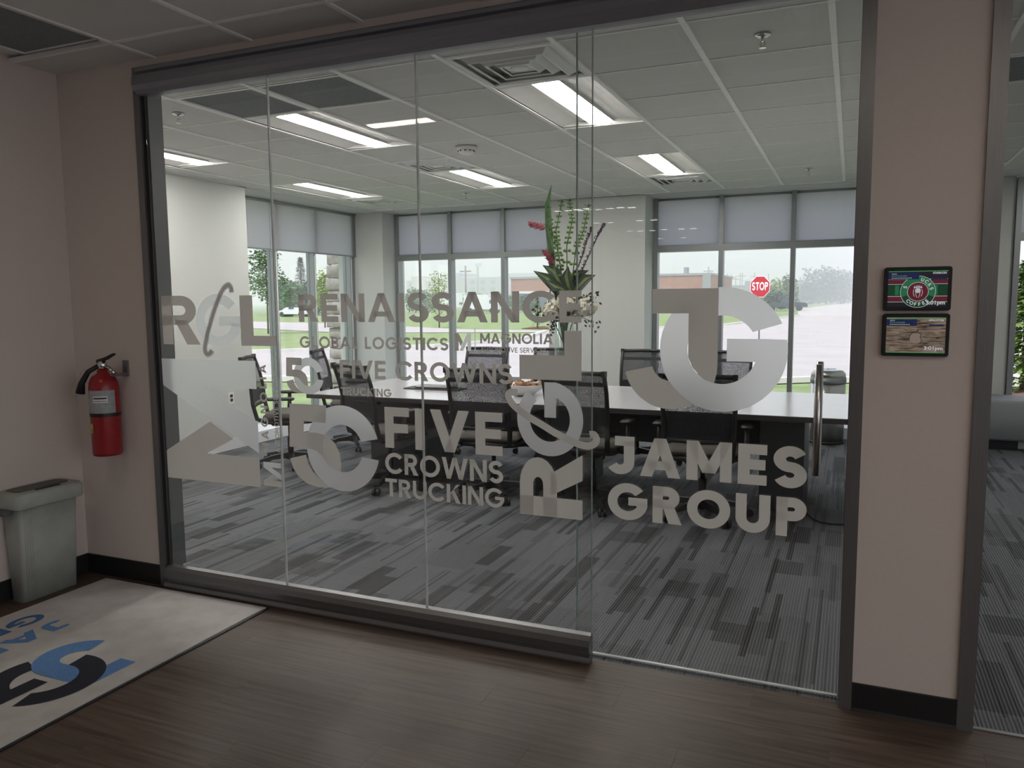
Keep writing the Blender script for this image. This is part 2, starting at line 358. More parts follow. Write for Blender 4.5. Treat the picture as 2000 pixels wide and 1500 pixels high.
inside = {(i, j + 1) for i, j in troff}                            # no tee across the middle of a lamp
for j, y in enumerate(gy):
    for i in range(len(gx) - 1):
        if (i, j) not in inside: inst('cross_tee', ctee, ce, (gx[i] - G / 2, y, CZ))
    MB().box(XL, gx[-1] - .014, y - .006, y + .006, CZ - .001, CZ + .018).build('cross_tee', M['tbar'], ce); MB().box(gx[0] + .014, .16, y - .006, y + .006, CZ - .001, CZ + .018).build('cross_tee', M['tbar'], ce)
MB().box(XL, .16, YB - .02, YB, CZ - .006, CZ + .01).build('wall_angle', M['tbar'], ce)
MB().box(XL, XL + .02, 3.13, YB, CZ - .006, CZ + .01).build('wall_angle', M['tbar'], ce)

cl = struct('ceiling_lobby', MB().box(-4.1, 5.0, -12.0, 3.05, CZ + .03, CZ + .2), M['white'], 'suspended tile ceiling of the dim lobby')
lx = [-2.627 - .61 + .61 * k for k in range(0, 11)]; lx = [LX] + lx + [5.0]
ly = [2.78 - .61 * k for k in range(0, 14)]; lye = [GY] + ly + [-6.0]
lobby_grille = (-3.76, -3.237)
for a in range(len(lx) - 1):
    for b in range(len(lye) - 1):
        x0, x1, y1, y0 = lx[a], lx[a + 1], lye[b], lye[b + 1]
        if y0 < -2.7: continue
        if a == 0 and b == 1: continue
        w, d = x1 - x0, y1 - y0
        me = full if abs(w - G) < .01 and abs(d - G) < .01 else ceil_tile(w - .003, d - .003)
        inst('ceiling_tile', me, cl, ((x0 + x1) / 2, (y0 + y1) / 2, CZ))
MB().box(-3.95, 5, -12, -2.7, CZ + .004, CZ + .02).build('ceiling_tile_field', M['tile'], cl)
for x in lx[1:-1]: MB().box(x - .012, x + .012, -6, GY, CZ - .004, CZ + .02).build('main_tee', M['tbar'], cl)
for y in ly: MB().box(LX, 5, y - .009, y + .009, CZ - .003, CZ + .018).build('cross_tee', M['tbar'], cl)
# right-hand lounge ceiling
cr_ = struct('ceiling_lounge', MB().box(.3, 5.0, 3.05, 9.75, CZ + .03, CZ + .2), M['white'], 'suspended tile ceiling of the lounge beyond the pillar')
rx = [.30, .42 + .23, .42 + .23 + .61, 1.87, 2.48, 3.09, 3.7, 4.31, 5.0]; ry = [3.05, 3.60, 4.21, 4.82, 5.43, 6.04, 6.65, 7.26, 7.87, 8.48, 9.09, 9.7]
for a in range(len(rx) - 1):
    for b in range(len(ry) - 1):
        if (a, b) == (1, 3) or rx[a] > 3.6: continue
        inst('ceiling_tile', ceil_tile(rx[a + 1] - rx[a] - .004, ry[b + 1] - ry[b] - .004), cr_, ((rx[a] + rx[a + 1]) / 2, (ry[b] + ry[b + 1]) / 2, CZ))
MB().box(3.7, 5, 3.05, 9.7, CZ + .004, CZ + .02).build('ceiling_tile_field', M['tile'], cr_)
for x in rx[1:-1]: MB().box(x - .012, x + .012, 3.05, 9.6, CZ - .004, CZ + .02).build('main_tee', M['tbar'], cr_)
for y in ry[1:-1]: MB().box(.3, 5, y - .006, y + .006, CZ - .001, CZ + .018).build('cross_tee', M['tbar'], cr_)

# ------------------------------------------------------------------ walls
struct('wall_lobby_left', MB().box(LX - .12, LX, -12.0, GY + .1, 0, CZ + .2), M['wall'], 'beige lobby wall at the left edge')
wf = MB(); wf.box(XL - .5, -3.385, GY, GY + .1, 0, CZ + .2); wf.box(-3.385, .045, GY, GY + .1, 2.69, CZ + .2)
struct('wall_front', wf, M['wall'], 'beige wall beside and above the glass front')
struct('wall_pillar', MB().box(.036, .392, GY, GY + .12, 0, CZ + .2), M['wall'], 'beige pillar carrying two room displays')
struct('wall_partition', MB().box(.16, .30, GY + .12, 9.7, 0, CZ + .2), M['wall_room'], 'partition behind the pillar')
struct('wall_left', MB().box(XL - .12, XL, GY + .1, 6.62, 0, CZ + .2).box(XL - .6, XL - .12, 6.5, 6.62, 0, CZ + .2), M['wall_room'], 'pale wall on the left side of the meeting room')
struct('wall_corner', MB().box(-6.6, -5.87, 9.2, 9.75, 0, CZ + .2), M['wall_room'], 'pale corner post between the left and rear windows')
struct('wall_back', MB().box(-3.43, -2.235, YB, 9.75, 0, CZ + .2), M['wall_room'], 'pale pier between the rear window groups')
wb = MB(); wb.box(.3, 1.50, YW, 9.75, 0, CZ + .2); struct('wall_lounge', wb, M['wall_room'], 'pale wall beside the lounge window')
tag(MB().box(-5.9, .2, YB, 9.75, CZ - .012, CZ + .2).build('trim_2', M['wall_room']), 'plaster soffit above the rear windows', kind='structure')
tag(MB().box(-6.6, XL, 6.5, 9.3, CZ - .012, CZ + .2).build('trim_3', M['wall_room']), 'plaster soffit above the left windows', kind='structure')
enc = MB(); enc.box(5.0, 5.1, -12, -9.0, 0, CZ + .2).box(5.0, 5.1, 2.6, 9.75, 0, CZ + .2).box(5.0, 5.1, -9.0, 2.6, 0, .25).box(5.0, 5.1, -9.0, 2.6, 2.65, CZ + .2); enc.box(-4.1, 5.1, -12.1, -12.0, 0, CZ + .2)
struct('wall_right', enc, M['wall'], 'far lobby walls')
struct('roof', MB().box(-6.7, 5.2, -12.2, 9.8, CZ + .25, CZ + .5), M['white'], 'unseen flat roof added to keep the sun out')  # unseen slab, put in to block sun and light leaks
bb = MB(); bb.box(LX, -3.385, GY - .011, GY, 0, .108); struct('baseboard_front', bb, M['black_base'], 'black vinyl base under the extinguisher wall')
struct('baseboard_left', MB().box(LX, LX + .011, -3, GY, 0, .108), M['black_base'], 'black vinyl base along the lobby left wall')
struct('baseboard_pillar', MB().loft([[(.047, GY, 0), (.047, GY - .016, 0), (.047, GY - .011, .012), (.047, GY - .011, .104), (.047, GY, .104)], [(.386, GY, 0), (.386, GY - .016, 0), (.386, GY - .011, .012), (.386, GY - .011, .104), (.386, GY, .104)]], cap=True), M['black_base'], 'black vinyl base under the pillar')
struct('baseboard_back', MB().box(-3.43, -2.235, YB - .011, YB, 0, .108), M['black_base'], 'black vinyl base under the rear pier')
struct('baseboard_room', MB().box(XL, XL + .011, 3.13, 6.62, 0, .108), M['white_frame'], 'pale base along the meeting room left wall')

# ------------------------------------------------------------------ glass front
gw = thing('wall_glass', 'frameless sliding glass front of the meeting room', None, kind='structure')
def jamb(x0, x1, mirror=1):
    a, b = (x0, x1) if mirror == 1 else (x1, x0); w = b - a
    j = MB(); j.box(min(a, b), max(a, b), GY - .012, GY + .11, 0, 2.70); o = j.build('jamb', M['alu'], gw)
    MB().box(min(a, b) - .001 if mirror == -1 else max(a, b), (min(a, b) if mirror == -1 else max(a, b) + .012), GY + .0, GY + .09, .02, 2.69).build('shadow_gap', M['alu_dark'], o)
    return o
jamb(-3.385, -3.345)
MB().box(-3.333, -3.312, GY + .01, GY + .10, .1, 2.60).build('jamb_channel', MAT('grey_jamb_channel', (.13, .14, .145), .5, .2, var=.05), gw)
jamb(.0, .046, -1); 
MB().box(.385, .436, GY - .012, GY + .135, 0, CZ).build('jamb', M['alu'], gw)
hp = [(GY + .03, 2.70), (GY - .012, 2.70), (GY - .03, 2.688), (GY - .03, 2.672), (GY - .012, 2.665), (GY - .012, 2.655), (GY - .048, 2.648), (GY - .055, 2.63), (GY - .055, 2.60), (GY - .045, 2.578), (GY - .02, 2.562), (GY + .005, 2.56), (GY + .03, 2.56)]
MB().loft([[(-3.345, p[0], p[1]) for p in hp], [(.0, p[0], p[1]) for p in hp]], cap=True).build('header_track', M['header'], gw)
sp_ = [(GY + .02, .118), (GY - .012, .116), (GY - .028, .10), (GY - .034, .075), (GY - .03, .052), (GY - .018, .045), (GY - .018, .036), (GY - .034, .03), (GY - .04, .012), (GY - .04, .004), (GY + .02, .004)]
MB().loft([[(-3.333, p[0], p[1]) for p in sp_], [(-.958, p[0], p[1]) for p in sp_]], cap=True).build('bottom_rail', M['alu'], gw)
px = [-3.325, -2.545, -1.747, -.957]
for k in range(3):
    g = MB().box(px[k] + .003, px[k + 1] - .003, GY, GY + .010, .11, 2.575).build('glass_panel', M['glass'], gw)
for k in (1, 2): MB().box(px[k] - .003, px[k] + .003, GY - .001, GY + .011, .118, 2.562).build('joint_seal', M['seal'], gw)
MB().box(px[3] - .003, px[3], GY, GY + .010, .118, 2.562).build('glass_edge', M['edge'], gw)
dr = thing('door_1', 'sliding clear glass door at the right end of the front', None, (0, 0, 0), kind='structure')
MB().box(-1.04, -.005, DY, DY + .012, .012, 2.685).build('glass_panel', M['glass'], dr)
MB().box(-1.044, -1.04, DY, DY + .012, .012, 2.685).build('glass_edge', M['edge'], dr)
MB().box(-1.04, -.005, DY - .001, DY + .013, .008, .013).build('bottom_edge_glint', M['seal'], dr)  # pale strip paints in the reflection along the bottom of the glass
ph = MB().cyl((-.103, GY - .005, .868), (-.103, GY - .005, 1.275), .0125, n=16).build('pull_bar', M['steel'], dr)
MB().cyl((-.103, GY - .005, .93), (-.103, DY, .93), .006).cyl((-.103, GY - .005, 1.21), (-.103, DY, 1.21), .006).build('standoff', M['steel'], ph)
ph = MB().cyl((-.103, DY + .075, .868), (-.103, DY + .075, 1.275), .0125, n=16).build('pull_bar', M['steel'], dr)
MB().cyl((-.103, DY + .012, .93), (-.103, DY + .075, .93), .006).cyl((-.103, DY + .012, 1.21), (-.103, DY + .075, 1.21), .006).build('standoff', M['steel'], ph)

# ------------------------------------------------------------------ windows and blinds
def back_window(name, x0, x1, mull, label, sill=.12):
    w = thing(name, label, None, (0, 0, 0), kind='structure')
    d0, d1 = YW - .05, YW + .07; hw = .026
    for x in mull: MB().box(x - hw, x + hw, d0, d1, sill + .05, 2.722).build('mullion', M['mullion'], w)
    xs = sorted(mull)
    for a, b in zip(xs[:-1], xs[1:]):
        MB().box(a + hw, b - hw, d0, d1, 2.085, 2.155).build('transom', M['mullion'], w)
        MB().box(a + hw, b - hw, YW + .02, YW + .032, sill + .05, 2.085).build('pane', M['pane'], w)
        MB().box(a + hw, b - hw, YW + .02, YW + .032, 2.155, 2.722).build('pane', M['pane'], w)
    MB().box(x0, x1, d0, d1, sill, sill + .05).build('bottom_rail', M['mullion'], w)
    MB().box(x0, x1, YB + .0, d1 + .05, 0, sill).build('sill', M['white_frame'], w)
    return w
m2 = [-5.843, -5.01, -4.225, -3.455]; m3 = [-2.205, -1.432, -.636, .13]; m4 = [1.53, 2.32, 3.11]
back_window('window_1', -5.87, -3.43, m2, 'rear window group behind the left half of the table')
back_window('window_2', -2.235, .16, m3, 'rear window group behind the right half of the table')
w4 = back_window('window_3', 1.5, 3.6, m4, 'window of the lounge at the right edge')
w5 = thing('added_daylight_window', 'unseen row of windows right of the viewer, added to light the lobby', None, kind='structure')  # added out of view to bring daylight into the lobby
for k in range(9): MB().box(5.0, 5.1, -9.0 + k * 1.45 - .025, -9.0 + k * 1.45 + .025, .25, 2.65).build('mullion', M['mullion'], w5)
for k in range(8): MB().box(5.05, 5.06, -9.0 + k * 1.45 + .025, -9.0 + (k + 1) * 1.45 - .025, .25, 2.65).build('pane', M['pane'], w5)
def blind(x0, x1, label):
    b = thing('roller_blind', label, 'blind', ((x0 + x1) / 2, YW, 2.16), group='grey roller blinds in the upper window panes')
    MB().box(x0, x1, YW - .012, YW - .009, 2.165, 2.70).build('fabric', M['shade'], b)
    MB().box(x0, x1, YW - .016, YW - .006, 2.157, 2.167).build('hem_bar', M['mullion'], b)
    MB().cyl((x0, YW - .012, 2.705), (x1, YW - .012, 2.705), .014).build('roller_tube', M['mullion'], b)
names = ['grey roller blind, leftmost of the rear wall panes', 'grey roller blind in the second rear pane from the left', 'grey roller blind just left of the tall flowers',
         'grey roller blind just right of the pale pier', 'grey roller blind above the red stop sign', 'grey roller blind above the steel trash can', 'grey roller blind at the right photo edge in the lounge', 'second grey roller blind of the lounge window']
k = 0
for ms in (m2, m3, m4):
    for a, b in zip(ms[:-1], ms[1:]): blind(a + .027, b - .027, names[k]); k += 1
# left wall window
w1 = thing('window_4', 'tall windows in the left wall with low sill', None, kind='structure')
for y in (6.66, 7.58, 8.32, 9.115): 
    MB().box(XWL - .10, XWL + .02, y - .022, y + .022, .17, 2.722).build('mullion', M['mullion'], w1)
    MB().box(XWL + .02, XWL + .026, y - .008, y + .008, .17, 2.14).build('mullion_cap', M['white_frame'], w1)
for a, b in ((6.66, 7.58), (7.58, 8.32), (8.32, 9.115)): MB().box(XWL - .06, XWL - .05, a + .022, b - .022, .17, 2.722).build('pane', M['pane'], w1)
MB().box(XWL - .1, XWL + .02, 6.62, 9.2, .12, .17).build('bottom_rail', M['mullion'], w1)
MB().box(XWL - .15, XL, 6.62, 9.2, 0, .12).build('sill', M['white_frame'], w1)
MB().box(XWL - .1, XWL + .02, 9.137, 9.2, .17, 2.722).build('jamb', M['mullion'], w1)
for a, b, l in ((6.64, 7.45, 'wide grey roller blind on the left wall, nearer of two'), (7.47, 9.19, 'wide grey roller blind on the left wall, beside the corner post')):
    bl = thing('roller_blind', l, 'blind', (XWL + .05, (a + b) / 2, 2.14), group='roller blinds on the left wall')
    MB().box(XWL + .048, XWL + .052, a, b, 2.15, 2.70).build('fabric', M['shade'], bl)
    MB().box(XWL + .044, XWL + .056, a, b, 2.135, 2.152).build('hem_bar', M['mullion'], bl)
    MB().cyl((XWL + .05, a, 2.70), (XWL + .05, b, 2.70), .018).build('roller_tube', M['mullion'], bl)

# ------------------------------------------------------------------ ceiling fittings
def troffer(cx, cy, L, label, lens, along='y', grp=None):
    t = thing('ceiling_light', label, 'ceiling light', (cx, cy, CZ), group=grp)
    w = G / 2 - .014; h = L / 2 - .014; seg = 10
    def P(a, b, z): return (cx + a, cy + b, z) if along == 'y' else (cx + b, cy + a, z)
    # swooping reflector wings, recessed
    for s in (-1, 1):
        r = MB(); prof = [(s * (w * (1 - q / 6) + .085 * q / 6), CZ + .004 + .03 * math.sin(PI / 2 * q / 6)) for q in range(7)]
        r.loft([[P(a, -h, z) for a, z in prof], [P(a, h, z) for a, z in prof]], closed=False, smooth=True)
        r.build('reflector', M['reflector'], t)
    for s in (-1, 1):
        e = MB(); pts = [P(-w, s * h, CZ + .003), P(w, s * h, CZ + .003)] + [P(w * math.cos(PI * q / 8), s * (h - .05), CZ + .003 + .03 * math.sin(PI * q / 8)) for q in range(0, 9)]
        e.add(pts, [tuple(range(len(pts)))]).build('end_plate', M['reflector'], t)
    f = MB()
    for s in (-1, 1):
        a = P(s * w, -h, 0); b = P(s * (w + .014), h, 0)
        f.box(min(a[0], b[0]), max(a[0], b[0]), min(a[1], b[1]), max(a[1], b[1]), CZ - .002, CZ + .012)
        a = P(-w, s * h, 0); b = P(w, s * (h + .014), 0)
        f.box(min(a[0], b[0]), max(a[0], b[0]), min(a[1], b[1]), max(a[1], b[1]), CZ - .002, CZ + .012)
    f.build('frame', M['tbar'], t)
    # shallow bowed lens with opaque side strips
    arc = [(.082 * (2 * q / seg - 1), CZ + .010 - .012 * (1 - (2 * q / seg - 1) ** 2)) for q in range(seg + 1)]
    MB().loft([[P(a, -h + .03, z) for a, z in arc] + [P(.082, -h + .03, CZ + .012), P(-.082, -h + .03, CZ + .012)], [P(a, h - .03, z) for a, z in arc] + [P(.082, h - .03, CZ + .012), P(-.082, h - .03, CZ + .012)]], cap=True).build('lens', lens, t)
    a = P(-.085, -h + .028, 0); b = P(.085, h - .028, 0)
    MB().box(min(a[0], b[0]), max(a[0], b[0]), min(a[1], b[1]), max(a[1], b[1]), CZ + .0125, CZ + .045).build('lens_housing', M['reflector'], t)
    return t
tl = {(2, 1): 'lit ceiling light above the glass door, right behind the square air vent', (5, 1): 'lit ceiling light next to the two dark return grilles', (8, 1): 'lit ceiling light at the left edge of the glass front',
      (2, 5): 'lit far ceiling light above the right rear window', (5, 5): 'lit far ceiling light above the tall flower vase', (8, 5): 'lit far ceiling light nearest the left rear corner'}
for i, j in troff: troffer(gx[i] - G / 2, gy[j] + G, 2 * G, tl[(i, j)], M['lens'], grp='meeting room ceiling lights')
lob = [(-2.88, 1.26, 'small lobby ceiling light over the entrance mat'), (.32, 1.2, 'small lobby ceiling light in front of the pillar')]
for i, x in enumerate((1.3, 2.5, 3.7)):  # extra lamps added out of view to brighten the lobby
    for j, y in enumerate((1.2, -.65, -3.1, -5.6)): lob.append((x, y, 'added unseen fill lamp right of the viewer, %s row, %s column' % (('first', 'second', 'third', 'last')[j], ('left', 'middle', 'right')[i])))
for cx, cy, l in lob: troffer(cx, cy, .61, l, M['lens_lobby'], 'x', 'lobby ceiling lights')
for cx, cy, l in ((2.17, 5.4, 'lit lounge ceiling light beyond the pillar'), (2.17, 7.9, 'lit lounge ceiling light near its window')): troffer(cx, cy, 1.2, l, M['lens'], 'y', 'lounge ceiling lights')
def vent(cx, cy, label):
    v = thing('air_vent', label, 'air vent', (cx, cy, CZ), group='square ceiling air vents')
    def ring(r0, r1, z0, z1):
        a = [(cx + sx * r0, cy + sy * r0, z0) for sx, sy in ((-1, -1), (1, -1), (1, 1), (-1, 1))]
        b = [(cx + sx * r1, cy + sy * r1, z1) for sx, sy in ((-1, -1), (1, -1), (1, 1), (-1, 1))]
        c = [(p[0], p[1], p[2] + .006) for p in b]; d = [(p[0], p[1], p[2] + .006) for p in a]
        return MB().loft([a, b, c, d, a])
    ring(.300, .268, CZ - .003, CZ - .003).build('frame', M['vent'], v)
    for r0, r1 in ((.206, .262), (.142, .198), (.085, .134)):
        c_ = ring(r0, r1, CZ - .014, CZ + .028).build('louvre_cone', M['vent'], v); ring(r0 - .008, r0, CZ - .016, CZ - .016).build('rim', M['tbar'], c_)
    MB().box(cx - .077, cx + .077, cy - .077, cy + .077, CZ - .006, CZ - .002).build('centre_plate', M['vent'], v)
    MB().lathe([(.05, CZ - .006), (.045, CZ - .010), (.001, CZ - .011)], (cx, cy), 20).build('centre_disc', M['tbar'], v)
    MB().box(cx - .29, cx + .29, cy - .29, cy + .29, CZ + .05, CZ + .055).build('duct_plate', M['grille'], v)
vl = {(2, 0): 'square air vent above the glass door, nearest the header', (5, 4): 'square air vent beside the smoke detector', (2, 7): 'square air vent near the right rear window', (8, 7): 'square air vent near the left rear corner'}
for i, j in vents: vent(*cell(i, j), vl[(i, j)])
M['downlight'] = EMIT('downlight_lens', (1, .95, .88), 9.0)
def downlight(x, y, k):
    d = thing('downlight', 'small square recessed downlight far behind the viewer', 'downlight', (x, y, CZ), group='recessed downlights at the back of the lobby')
    MB().box(x - .05, x + .05, y - .05, y + .05, CZ - .002, CZ + .002).build('lens', M['downlight'], d)
    f = MB(); f.box(x - .065, x + .065, y - .065, y - .05, CZ - .004, CZ + .002).box(x - .065, x + .065, y + .05, y + .065, CZ - .004, CZ + .002).box(x - .065, x - .05, y - .05, y + .05, CZ - .004, CZ + .002).box(x + .05, x + .065, y - .05, y + .05, CZ - .004, CZ + .002).build('trim_ring', M['vent'], d)
for k, (u, v) in enumerate(((1089, 412), (1110, 411), (1127, 409), (1146, 407), (1164, 407), (1186, 405), (1206, 403), (1229, 403), (1161, 434), (1188, 433), (1245, 429), (1274, 428), (1226, 450), (1248, 450), (1271, 449), (1294, 447), (1328, 446), (1352, 445), (1288, 465), (1333, 463))):
    p = atz(u, v, CZ); downlight(p.x, max(2 * GY - p.y, -11.8), k)      # seen only as reflections in the glass front
def grille(x0, x1, y0, y1, label, fr=.022):
    g = thing('return_grille', label, 'air grille', ((x0 + x1) / 2, (y0 + y1) / 2, CZ), group='dark ceiling grilles')
    MB().box(x0 + fr, x1 - fr, y0 + fr, y1 - fr, CZ + .004, CZ + .012).build('mesh_panel', M['grille'], g)
    f = MB(); f.box(x0, x1, y0, y0 + fr, CZ - .004, CZ + .014); f.box(x0, x1, y1 - fr, y1, CZ - .004, CZ + .014); f.box(x0, x0 + fr, y0 + fr, y1 - fr, CZ - .004, CZ + .014); f.box(x1 - fr, x1, y0 + fr, y1 - fr, CZ - .004, CZ + .014)
    f.build('frame', M['vent'], g)
for (i, j), l in zip(grl, ('dark return grille beside the left ceiling light, left of the pair', 'dark return grille, right of the pair by the header')):
    x, y = cell(i, j); grille(x - .292, x + .292, y - .292, y + .292, l)
grille(LX + .2, -3.235, 2.17, 2.715, 'perforated dark grille in the lobby ceiling corner', .006)
grille(.66, 1.25, 4.83, 5.42, 'dark grille in the lounge ceiling right of the pillar')
def sprinkler(cx, cy, label, grp='fire sprinklers'):
    s = thing('sprinkler', label, 'sprinkler', (cx, cy, CZ), group=grp)
    MB().lathe([(.038, CZ), (.036, CZ - .006), (.02, CZ - .012), (.012, CZ - .014)], (cx, cy), 16).build('escutcheon', M['chrome'], s)
    MB().cyl((cx, cy, CZ - .012), (cx, cy, CZ - .03), .009).tube([(cx - .006, cy, CZ - .03), (cx - .013, cy, CZ - .042), (cx - .004, cy, CZ - .056)], .003, 6).tube([(cx + .006, cy, CZ - .03), (cx + .013, cy, CZ - .042), (cx + .004, cy, CZ - .056)], .003, 6).build('frame_arm', M['chrome'], s)
    MB().cyl((cx, cy, CZ - .056), (cx, cy, CZ - .060), .016, n=12).build('deflector', M['chrome'], s)
sprinkler(-.424, 3.957, 'chrome sprinkler to the right of the near air vent'); sprinkler(-4.034, 3.943, 'chrome sprinkler at the left end of the glass front')
sprinkler(-4.07, 8.145, 'small far sprinkler near the left rear corner'); sprinkler(-.42, 8.10, 'small far sprinkler above the right rear window')
sd = thing('smoke_detector', 'white round smoke detector by the ceiling air vent', 'smoke detector', (-2.86, 5.74, CZ))
MB().lathe([(.085, CZ), (.085, CZ - .012), (.078, CZ - .02), (.066, CZ - .024)], (-2.86, 5.74), 24).build('base', M['white'], sd)
MB().lathe([(.066, CZ - .024), (.06, CZ - .045), (.04, CZ - .056), (.001, CZ - .058)], (-2.86, 5.74), 24).build('cap', M['white'], sd)
for k in range(10):
    a = 2 * PI * k / 10; p = Vector((-2.86 + .0635 * math.cos(a), 5.74 + .0635 * math.sin(a), CZ - .034))
    MB().ball(p, .008, 6, 4, sz=.7).build('slot', M['alu_dark'], sd)

# ------------------------------------------------------------------ bold geometric capitals, drawn as strokes
def arc(cx, cy, rx, ry, a0, a1, n=18): return [(cx + rx * math.cos(math.radians(a0 + (a1 - a0) * k / n)), cy + ry * math.sin(math.radians(a0 + (a1 - a0) * k / n))) for k in range(n + 1)]
def strip(pts, t):
    """polyline of width t -> list of quads (mitred)."""
    P = [Vector(p) for p in pts]; Lf = []; Rt = []
    for i, p in enumerate(P):
        a = (p - P[i - 1]).normalized() if i else (P[1] - p).normalized()
        b = (P[i + 1] - p).normalized() if i < len(P) - 1 else a
        n1 = Vector((-a.y, a.x)); n2 = Vector((-b.y, b.x)); m = (n1 + n2)
        m = m / max(m.dot(n1), .3) if m.length > 1e-6 else n1
        Lf.append(p + m * t / 2); Rt.append(p - m * t / 2)
    return [[tuple(Lf[i]), tuple(Lf[i + 1]), tuple(Rt[i + 1]), tuple(Rt[i])] for i in range(len(P) - 1)]
def bx(x0, x1, y0, y1): return [[(x0, y0), (x1, y0), (x1, y1), (x0, y1)]]
def ring_cut(cx, cy, R, r, a0, a1, hit, n=150, q=18):
    """ring section built from small cells, leaving out the cells another shape covers."""
    rad = [r + (R - r) * k / q for k in range(q + 1)]; rows = [arc(cx, cy, x, x, a0, a1, n) for x in rad]; out = []
    for i in range(q):
        for j in range(n):
            c = [rows[i][j], rows[i][j + 1], rows[i + 1][j + 1], rows[i + 1][j]]
            if not all(hit(*p) for p in c): out.append(c)
    return out
def ring2(cx, cy, R, r, a0, a1, n=40, e0=None, e1=None):
    o = arc(cx, cy, R, R, a0, a1, n); i = arc(cx, cy, r, r, a0 if e0 is None else e0, a1 if e1 is None else e1, n)
    return [[o[k], o[k + 1], i[k + 1], i[k]] for k in range(n)]
def glyph(c, t=.2):
    h = t / 2; d = t * 1.12
    if c == 'I': return bx(0, t, 0, 1), t
    if c == 'L': return bx(0, t, 0, 1) + bx(t, .54, 0, t), .54
    if c == 'T': return bx(.25, .25 + t, 0, 1 - t) + bx(0, .5 + t, 1 - t, 1), .5 + t
    if c == 'E': return bx(0, t, 0, 1) + bx(t, .6, 0, t) + bx(t, .57, .5 - h, .5 + h) + bx(t, .6, 1 - t, 1), .6
    if c == 'F': return bx(0, t, 0, 1) + bx(t, .57, .5 - h * 1.1, .5 + h * .9) + bx(t, .6, 1 - t, 1), .6
    if c == 'V': w = .9; return [[(0, 1), (d, 1), (w / 2 + d * .48, 0), (w / 2 - d * .48, 0)], [(w - d, 1), (w, 1), (w / 2 + d * .48, 0), (w / 2 - d * .48, 0)]], w
    if c == 'A': w = .92; return [[(0, 0), (d, 0), (w / 2 + d * .48, 1), (w / 2 - d * .48, 1)], [(w - d, 0), (w, 0), (w / 2 + d * .48, 1), (w / 2 - d * .48, 1)]] + bx(.2, w - .2, .19, .19 + t * .9), w
    if c == 'W':
        w = 1.3; q = w * .27; m = w / 2; e = d * .46
        return [[(0, 1), (d, 1), (q + e, 0), (q - e, 0)], [(m - e, 1), (m + e, 1), (q + e, 0), (q - e, 0)], [(m - e, 1), (m + e, 1), (w - q + e, 0), (w - q - e, 0)], [(w - d, 1), (w, 1), (w - q + e, 0), (w - q - e, 0)]], w
    if c == 'M': w = .98; e = d * .5; return bx(0, t, 0, 1) + bx(w - t, w, 0, 1) + [[(0, 1), (t * 1.05, 1), (w / 2 + e, .2), (w / 2 - e, .2)], [(w - t * 1.05, 1), (w, 1), (w / 2 + e, .2), (w / 2 - e, .2)]], w
    if c == 'N': w = .82; return bx(0, t, 0, 1) + bx(w - t, w, 0, 1) + [[(0, 1), (t * 1.15, 1), (w, 0), (w - t * 1.15, 0)]], w
    if c == 'K': w = .76; return bx(0, t, 0, 1) + [[(t * .8, .33), (w - d * 1.15, 1), (w - .02, 1), (t * .8, .56 - d * .2 + .0)], [(.27, .56), (.40, .72), (w, 0), (w - d * 1.2, 0)]], w
    if c in 'RPB':
        w = .68; bh = .60; r = (bh - t) / 2; cy = 1 - bh / 2; xr = w - .02 - bh / 2
        p = bx(0, t, 0, 1)
        if c == 'B':
            b1, b2 = .54, .56
            p += strip([(0, 1 - h), (.34, 1 - h)] + arc(.34, 1 - b1 / 2, b1 / 2 - h, b1 / 2 - h, 90, -90, 10)[1:] + [(0, 1 - b1 + h)], t)
            return p + strip([(0, b2 - h), (.38, b2 - h)] + arc(.38, b2 / 2, b2 / 2 - h, b2 / 2 - h, 90, -90, 10)[1:] + [(0, h)], t), .66
        p += strip([(0, 1 - h), (xr, 1 - h)] + arc(xr, cy, r, r, 90, -90, 12)[1:] + [(0, 1 - bh + h)], t)
        if c == 'R': p += [[(.24, .5), (.24 + d, .5), (w + .04, 0), (w + .04 - d * 1.15, 0)]]; return p, w + .04
        return p, w
    if c == 'U': w = .78; r = w / 2 - h; return strip([(h, 1), (h, r + h)] + arc(w / 2, r + h, r, r, 180, 360, 16)[1:] + [(w - h, 1)], t), w
    if c == 'J': w = .62; r = .21; return strip([(w - h, 1 - h)] + [(w - h, r + h)] + arc(w - h - r, r + h, r, r, 0, -150, 14)[1:], t) + bx(.16, w, 1 - t, 1), w
    if c == 'O': return ring2(.5, .5, .51, .51 - t, 0, 360, 40), 1.0
    if c == 'C': return ring2(.5, .5, .51, .51 - t, 38, 322, 32), .92
    if c == 'G': return ring2(.5, .5, .51, .51 - t, 40, 352, 34) + bx(.52, 1.0, .40, .40 + t * .9), 1.0
    if c == 'S':
        w = .68; rx = w / 2 - h; ry = (1 - t) / 4 + .005
        return strip(arc(w / 2, .5 + ry, rx, ry, 22, 270, 16) + arc(w / 2, .5 - ry, rx, ry, 90, -158, 16)[1:], t), w
    return [], .34
def film_poly(mb, polys, org, R, U, nrm, off):
    """flat cut film; a stroke that starts a new shape sits a hair above the previous one."""
    org, R, U, nrm = Vector(org), Vector(R), Vector(U), Vector(nrm); k = -1; prev = set()
    for p in polys:
        pts = {(round(a, 5), round(b, 5)) for a, b in p}
        if len(polys) <= 6 or len(pts & prev) < 2: k += 1
        prev = pts
        n = len(mb.v); mb.v += [tuple(org + R * a + U * b + nrm * (off + k * .00007)) for a, b in p]
        mb.f.append(tuple(range(n, n + len(p)))); mb.sm.append(False)
    return mb
